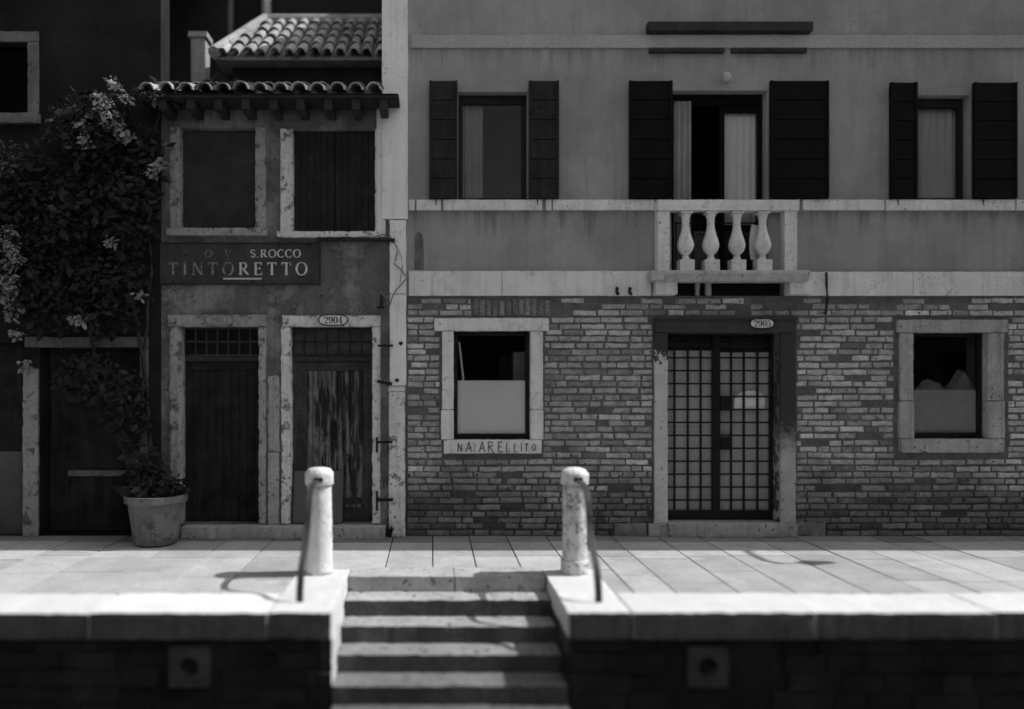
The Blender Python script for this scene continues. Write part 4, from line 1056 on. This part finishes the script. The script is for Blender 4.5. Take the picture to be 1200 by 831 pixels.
# taller house behind
rh = thing('rear_house', 'tall dark plain wall rising behind the low tiled roof', 'house', (-5, 3.7, 0))
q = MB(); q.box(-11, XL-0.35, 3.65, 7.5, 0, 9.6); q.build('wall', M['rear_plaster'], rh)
q = MB(); q.tube([(PX(312, 3.55), 3.55, 5.8), (PX(312, 3.55), 3.55, 9.6)], 0.07, 10); q.build('drain_pipe', M['grey_stone'], rh, smooth=True)
q = MB(); q.box(-11.2, XL-0.34, 3.4, 7.7, 9.61, 9.8); q.build('roof', M['tile'], rh)

# ------------------------------------------------------------------ dark house at the far left
dh = thing('dark_house', 'dark overgrown house front at the far left with an open doorway', 'house', (-6, 0, 0))
holes = [(PX(47), PX(164), 0.002, PZ(402)), (-6.6, PX(28), 0.002, PZ(402)), (-5.9, PX(34), PZ(134), PZ(50)), (-9.5, -8.3, 0.9, 2.3)]
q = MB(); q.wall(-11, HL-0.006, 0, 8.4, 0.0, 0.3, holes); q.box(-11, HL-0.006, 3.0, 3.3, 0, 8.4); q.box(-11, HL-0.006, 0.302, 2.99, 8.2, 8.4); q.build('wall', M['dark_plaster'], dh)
q = MB(); q.box(-11, HL-0.007, 0.302, 2.99, 0.0, 0.02); q.box(-11, HL-0.007, 0.302, 2.99, 3.0, 3.1); q.build('inner_floor', M['room'], dh)
q = MB(); q.box(-11.2, HL-0.01, -0.25, 3.6, 8.41, 8.55); q.build('roof', M['tile'], dh)
dd = part('doorway', (PX(105), 0, 0), dh)
q = MB(); q.rough(PX(165)-0.005, PX(174), -0.03, 0.2, 0.003, PZ(408), step=0.06, amp=0.006); q.build('jamb', M['edge_dimmed_stone'], dd)
q = MB(); q.rough(PX(28), PX(46), -0.03, 0.2, 0.003, PZ(432), step=0.06, amp=0.006); q.build('jamb', M['edge_dimmed_paint'], dd)
q = MB(); q.rough(PX(30), PX(174), -0.03, 0.2, PZ(407), PZ(395), step=0.06, amp=0.006); q.build('lintel', M['edge_dimmed_stone'], dd)
q = MB(); q.box(PX(49), PX(163), 0.20, 0.25, 0.02, 2.2); q.build('leaf', M['wood_dark'], dd)
q = MB(); q.box(PX(72), PX(142), 0.16, 0.199, PZ(560), PZ(553)); q.build('push_rail', M['edge_dimmed_stone'], dd, bevel=0.004)
dd = part('door', (PX(-30), 0, 0), dh)
q = MB(); q.box(-6.58, PX(27), 0.1, 0.14, 0.003, PZ(530)); q.build('lower_panel', mat('pale_door_panel', 0.10, var=0.2), dd)
q = MB(); q.box(-6.58, PX(27), 0.1, 0.13, PZ(529), PZ(403)); q.build('upper_panel', M['wood_dark'], dd)
dw = part('window', (PX(-10), 0, PZ(134)), dh)
frame4('frame', -83, 34, 50, 134, 12, 12, 12, 0.03, M['edge_dimmed_stone'], dw, wt=12)
q = MB(); q.box(-5.89, PX(33.5), 0.12, 0.13, PZ(133.5), PZ(50.5)); q.build('pane', M['lens_dark'], dw)

# ------------------------------------------------------------------ planting
def leaf_cloud(q, c, rad, n, size, tone=(0.5, 1.5), hang=0.0, rnd=random):
    c = Vector(c)
    for _ in range(n):
        while True:
            p = Vector((rnd.uniform(-1, 1), rnd.uniform(-1, 1), rnd.uniform(-1, 1)))
            if p.length <= 1: break
        p = Vector((p.x*rad[0], p.y*rad[1], p.z*rad[2]))
        o = c + p
        if o.y > -0.03: o.y = -0.03 - rnd.random()*0.05
        s_ = size*rnd.choice((0.5, 0.7, 0.9, 1.0, 1.2, 1.7))*rnd.uniform(0.85, 1.15)
        d = Vector((rnd.gauss(0, 1), rnd.gauss(-0.4, 0.6), rnd.gauss(-0.6-hang, 0.7))).normalized()
        sd = d.cross(Vector((rnd.gauss(0, .5), -1, rnd.gauss(0.3, .5)))).normalized()
        nrm = d.cross(sd).normalized()
        t = rnd.uniform(*tone)
        m_ = o + d*s_*0.5 + nrm*s_*0.08
        q.face([o, m_+sd*s_*0.28, o+d*s_, m_-sd*s_*0.28], t)
cv = thing('climbing_vine', 'dark leafy climbing plant with pale blossom clusters covering the far left wall', 'climbing plant', (PX(150), -0.15, 0))
vr = random.Random(3)
q = MB()
def stem(pts, r0, r1):
    P = []
    pts = [Vector(p) for p in pts]
    for i in range(len(pts)-1):
        for k in range(6):
            u = k/6; P.append(pts[i].lerp(pts[i+1], u) + noise.noise_vector(pts[i].lerp(pts[i+1], u)*4)*0.04)
    P.append(pts[-1])
    for p in P: p.y = min(p.y, -0.04)
    q.tube(P, [r0+(r1-r0)*i/(len(P)-1) for i in range(len(P))], 7)
def at(px, py, y=-0.12): return (PX(px, y), y, PZ(py, y))
stem([at(180, 628), at(176, 520), at(168, 420), at(150, 320), at(120, 200), at(110, 120)], 0.035, 0.012)
stem([at(182, 628), at(150, 540), at(110, 430), at(90, 300), at(60, 220), at(20, 200)], 0.03, 0.01)
stem([at(168, 420), at(178, 300), at(170, 200), at(190, 110), at(240, 102, -.3)], 0.02, 0.008)
stem([at(90, 300), at(40, 280), at(-10, 260), at(-60, 200)], 0.02, 0.008)
q.build('stem', M['bark'], cv, smooth=True)
q = MB()
for (px, py, rx, rz, n) in ((110, 150, .55, .45, 900), (85, 250, .6, .6, 1100), (60, 345, .55, .45, 800), (130, 340, .42, .55, 700), (155, 240, .32, .6, 600), (15, 290, .4, .6, 700), (-40, 250, .5, .7, 600), (105, 440, .45, .3, 350), (150, 480, .25, .5, 350), (170, 560, .22, .35, 260), (200, 110, .45, .14, 260), (265, 104, .35, .10, 120), (175, 180, .2, .3, 200), (20, 200, .5, .35, 400)):
    leaf_cloud(q, at(px, py, -0.22), (rx, 0.2, rz), n, 0.085, rnd=vr)
q.build('foliage', M['leaf'], cv)
q = MB()
for (px, py, rx, rz, n) in ((120, 118, .13, .12, 90), (128, 138, .10, .12, 80), (140, 152, .09, .09, 55), (150, 158, .07, .06, 40), (98, 147, .07, .07, 45), (101, 166, .08, .08, 50), (135, 98, .09, .06, 40), (146, 113, .07, .06, 35), (188, 192, .09, .09, 55), (178, 202, .07, .06, 30), (182, 112, .12, .07, 40),
                          (10, 280, .12, .16, 110), (16, 300, .11, .14, 90), (8, 335, .14, .20, 130), (14, 365, .10, .12, 60), (20, 390, .07, .07, 30), (92, 375, .1, .06, 35), (130, 283, .07, .07, 30), (165, 345, .06, .06, 24), (33, 428, .08, .07, 35)):
    leaf_cloud(q, at(px, py, -0.36), (rx, 0.1, rz), n, 0.055, tone=(0.6, 1.2), rnd=vr)
q.build('blossom', M['blossom'], cv)
pt = thing('plant_pot', 'pale tapered pot with a leafy plant standing by the left plank door', 'plant pot', (PX(183, -.45), -0.45, 0))
c = (PX(183, -.45), -0.45, 0.003)
q = MB(); q.lathe(c, [(0.20, 0.0), (0.235, 0.02), (0.30, 0.46), (0.335, 0.47), (0.34, 0.55), (0.30, 0.55), (0.29, 0.47), (0.25, 0.46)], 32); q.build('pot', M['pot'], pt, smooth=False, bevel=0.004)
q = MB(); q.lathe(c, [(0.27, 0.44), (0.27, 0.47), (0.1, 0.485)], 20); q.build('soil', M['soil'], pt)
q = MB(); leaf_cloud(q, (c[0], c[1], 0.62), (0.36, 0.3, 0.16), 420, 0.075, rnd=vr); leaf_cloud(q, (c[0]-0.1, c[1]-.05, 0.85), (0.22, 0.2, 0.25), 220, 0.075, rnd=vr); q.build('foliage', M['leaf'], pt)
q = MB()
for k in range(6): a = k*1.05; q.tube([(c[0]+.05*math.cos(a), c[1]+.05*math.sin(a), .47), (c[0]+.2*math.cos(a), c[1]+.2*math.sin(a), .7)], .008, 6)
q.build('stem', M['bark'], pt)

# ------------------------------------------------------------------ bollards with flat iron handrails
def rail(parent, x, pts, wd=0.058, th=0.014, lean=0.0):
    q = MB(); vs, fs = [], []
    P = []
    for i in range(len(pts)-1):                      # Catmull-Rom through the measured points
        p0, p1, p2, p3 = pts[max(i-1, 0)], pts[i], pts[i+1], pts[min(i+2, len(pts)-1)]
        for k in range(6):
            t = k/6
            P.append(tuple(0.5*((2*p1[j])+(-p0[j]+p2[j])*t+(2*p0[j]-5*p1[j]+4*p2[j]-p3[j])*t*t+(-p0[j]+3*p1[j]-3*p2[j]+p3[j])*t**3) for j in (0, 1)))
    P.append(pts[-1])
    for i, (yy, zz) in enumerate(P):
        a, b = P[max(i-1, 0)], P[min(i+1, len(P)-1)]
        dy, dz = b[0]-a[0], b[1]-a[1]; l = math.hypot(dy, dz); ny, nz_ = -dz/l*th/2, dy/l*th/2
        xo = x + lean*i/(len(P)-1)
        vs += [(xo-wd/2, yy-ny, zz-nz_), (xo+wd/2, yy-ny, zz-nz_), (xo+wd/2, yy+ny, zz+nz_), (xo-wd/2, yy+ny, zz+nz_)]
    for i in range(len(P)-1):
        for k in range(4): fs.append((i*4+k, i*4+(k+1) % 4, (i+1)*4+(k+1) % 4, (i+1)*4+k))
    fs += [(0,3,2,1), tuple(len(vs)-4+k for k in range(4))]
    q.idx(vs, fs); return q.build('handrail', M['steel'], parent, bevel=0.002)
YB = -1.78
rail_pts = [(-1.80, .885), (-1.90, .888), (-2.03, .885), (-2.18, .868), (-2.30, .80), (-2.37, .68), (-2.41, .56), (-2.51, .42), (-2.67, .28), (-2.75, .13), (-2.765, .004)]
# right: collar at the foot, chipped shaft
xb_ = 1.335
b1 = thing('bollard', 'chipped white bollard with a foot collar at the right of the water steps', 'bollard', (xb_, YB, 0.008), 'white bollards beside the steps')
c = (xb_, YB, 0.008)
q = MB(); q.lathe(c, [(0.124, 0), (0.127, 0.01), (0.127, 0.118), (0.123, 0.128), (0.112, 0.131)], 40, rough=0.006); q.build('collar', M['bollard_worn'], b1, smooth=True)
q = MB(); q.lathe(c, [(0.113, 0.12)]+[(0.1135-0.004*k/24, 0.13+0.70*k/24) for k in range(25)], 44, rough=0.006); q.build('shaft', M['bollard_worn'], b1, smooth=True)
q = MB(); q.lathe(c, [(0.108, 0.828), (0.126, 0.832), (0.131, 0.842), (0.131, 0.925), (0.128, 0.938), (0.118, 0.948), (0.112, 0.957), (0.095, 0.972), (0.06, 0.985), (0.02, 0.990)], 40, rough=0.004); q.build('cap', M['bollard'], b1, smooth=True)
rail(b1, xb_+0.012, rail_pts)
q = MB(); q.box(xb_-0.03, xb_+0.05, YB-0.145, YB-0.118, 0.875, 0.915); q.build('rail_socket', M['rust'], b1, bevel=0.006)
# left: plain flared shaft under a chamfered cap
xa_ = -1.065
b2 = thing('bollard', 'smooth white bollard flaring to its foot at the left of the water steps', 'bollard', (xa_, YB, 0.008), 'white bollards beside the steps')
c = (xa_, YB, 0.008)
q = MB(); q.lathe(c, [(0.130-0.017*(k/26)**0.7, 0.83*k/26) for k in range(27)], 44, rough=0.004); q.build('shaft', M['bollard'], b2, smooth=True)
q = MB(); q.lathe(c, [(0.112, 0.826), (0.130, 0.829), (0.132, 0.836), (0.132, 0.935), (0.128, 0.944), (0.108, 0.968), (0.104, 0.975), (0.06, 0.986), (0.01, 0.988)], 40, rough=0.003); q.build('cap', M['bollard'], b2, smooth=True)
rail(b2, xa_-0.005, rail_pts, lean=-0.01)
q = MB(); q.box(xa_-0.03, xa_+0.05, YB-0.147, YB-0.118, 0.875, 0.915); q.build('rail_socket', M['rust'], b2, bevel=0.006)

# street lantern on the house front, beyond the right edge of the picture: its shadow lies on the paving
lx_, lz_ = 8.15, 5.35
lm = thing('wall_lantern', 'iron lantern hanging from a long wall arm beyond the right window', 'lantern', (lx_, 0, lz_))
q = MB(); q.tube([(lx_, -0.02, lz_), (lx_, -0.5, lz_+0.12), (lx_, -0.85, lz_+0.1), (lx_, -0.98, lz_), (lx_, -0.98, lz_-0.25)], 0.03, 8); q.lathe((lx_, -0.02, lz_), [(0.02, -.1), (0.06, -.08), (0.06, .08), (0.02, .1)], 12); q.build('arm', M['black'], lm)
q = MB(); q.lathe((lx_, -0.98, lz_-0.60), [(0.04, 0), (0.06, 0.02), (0.09, 0.24), (0.11, 0.25), (0.04, 0.34), (0.02, 0.36)], 12); q.build('lantern_head', M['black'], lm)

# unseen houses added behind the viewer to dim the front's sides and the panes
def shade_house(label, x0, x1, h, yf=-13.0):
    t = thing('added_shade_house', label, 'house', ((x0+x1)/2, yf, 0))
    hs_ = []
    x = x0+0.8
    while x < x1-1.6:
        hs_ += [(x, x+0.9, 1.0, 2.4), (x, x+0.9, 4.0, 5.4)] + ([(x, x+0.9, 6.9, 8.2)] if h > 9 else [])
        x += 2.2
    q = MB(); q.wall(x0, x1, 0, h, yf, yf-0.3, hs_); q.box(x0, x1, yf-4, yf-3.7, 0, h); q.box(x0, x0+0.3, yf-3.69, yf-0.31, 0, h); q.box(x1-0.3, x1, yf-3.69, yf-0.31, 0, h)
    q.build('wall', M['opposite_dark'], t)
    q = MB(); q.box(x0-0.1, x1+0.1, yf-4.3, yf+0.3, h+0.005, h+0.2); q.build('roof', M['tile'], t)
    for a, b, c_, d in hs_:
        q = MB(); q.box(a+0.01, b-0.01, yf-0.2, yf-0.15, c_+0.01, d-0.01); q.build('window', M['shutter'], t)
shade_house('unseen tall house added left of the viewer to block sky light', -20, -3.6, 11.5, -6.5)
shade_house('unseen tall house added right of the viewer to block sky light', 5.2, 20, 11.5, -6.5)
shade_house('unseen low dark house added straight behind the viewer to dim the pane reflections', -3.4, 5.0, 4.6, -13)
wd_ = random.Random(5)
q = MB()
for k in range(26):
    a = wd_.uniform(0, 6.28); l = wd_.uniform(0.06, 0.17); bx0 = PX(457)+wd_.uniform(-.02, .02); by0 = -0.10+wd_.uniform(-.015, .015)
    tip = (bx0+math.cos(a)*l*0.45, by0-abs(math.sin(a))*l*0.3, 0.004+l); md = (bx0+math.cos(a)*l*0.15, by0-abs(math.sin(a))*l*.1, 0.004+l*0.6)
    q.face([(bx0-.004, by0, .004), (bx0+.004, by0, .004), (md[0]+.006, md[1], md[2]), tip, (md[0]-.006, md[1], md[2])], wd_.uniform(.7, 1.6))
tag(q.build('weed_tuft', M['leaf']), 'small tuft of weed growing at the foot of the white corner pilaster', 'weed')
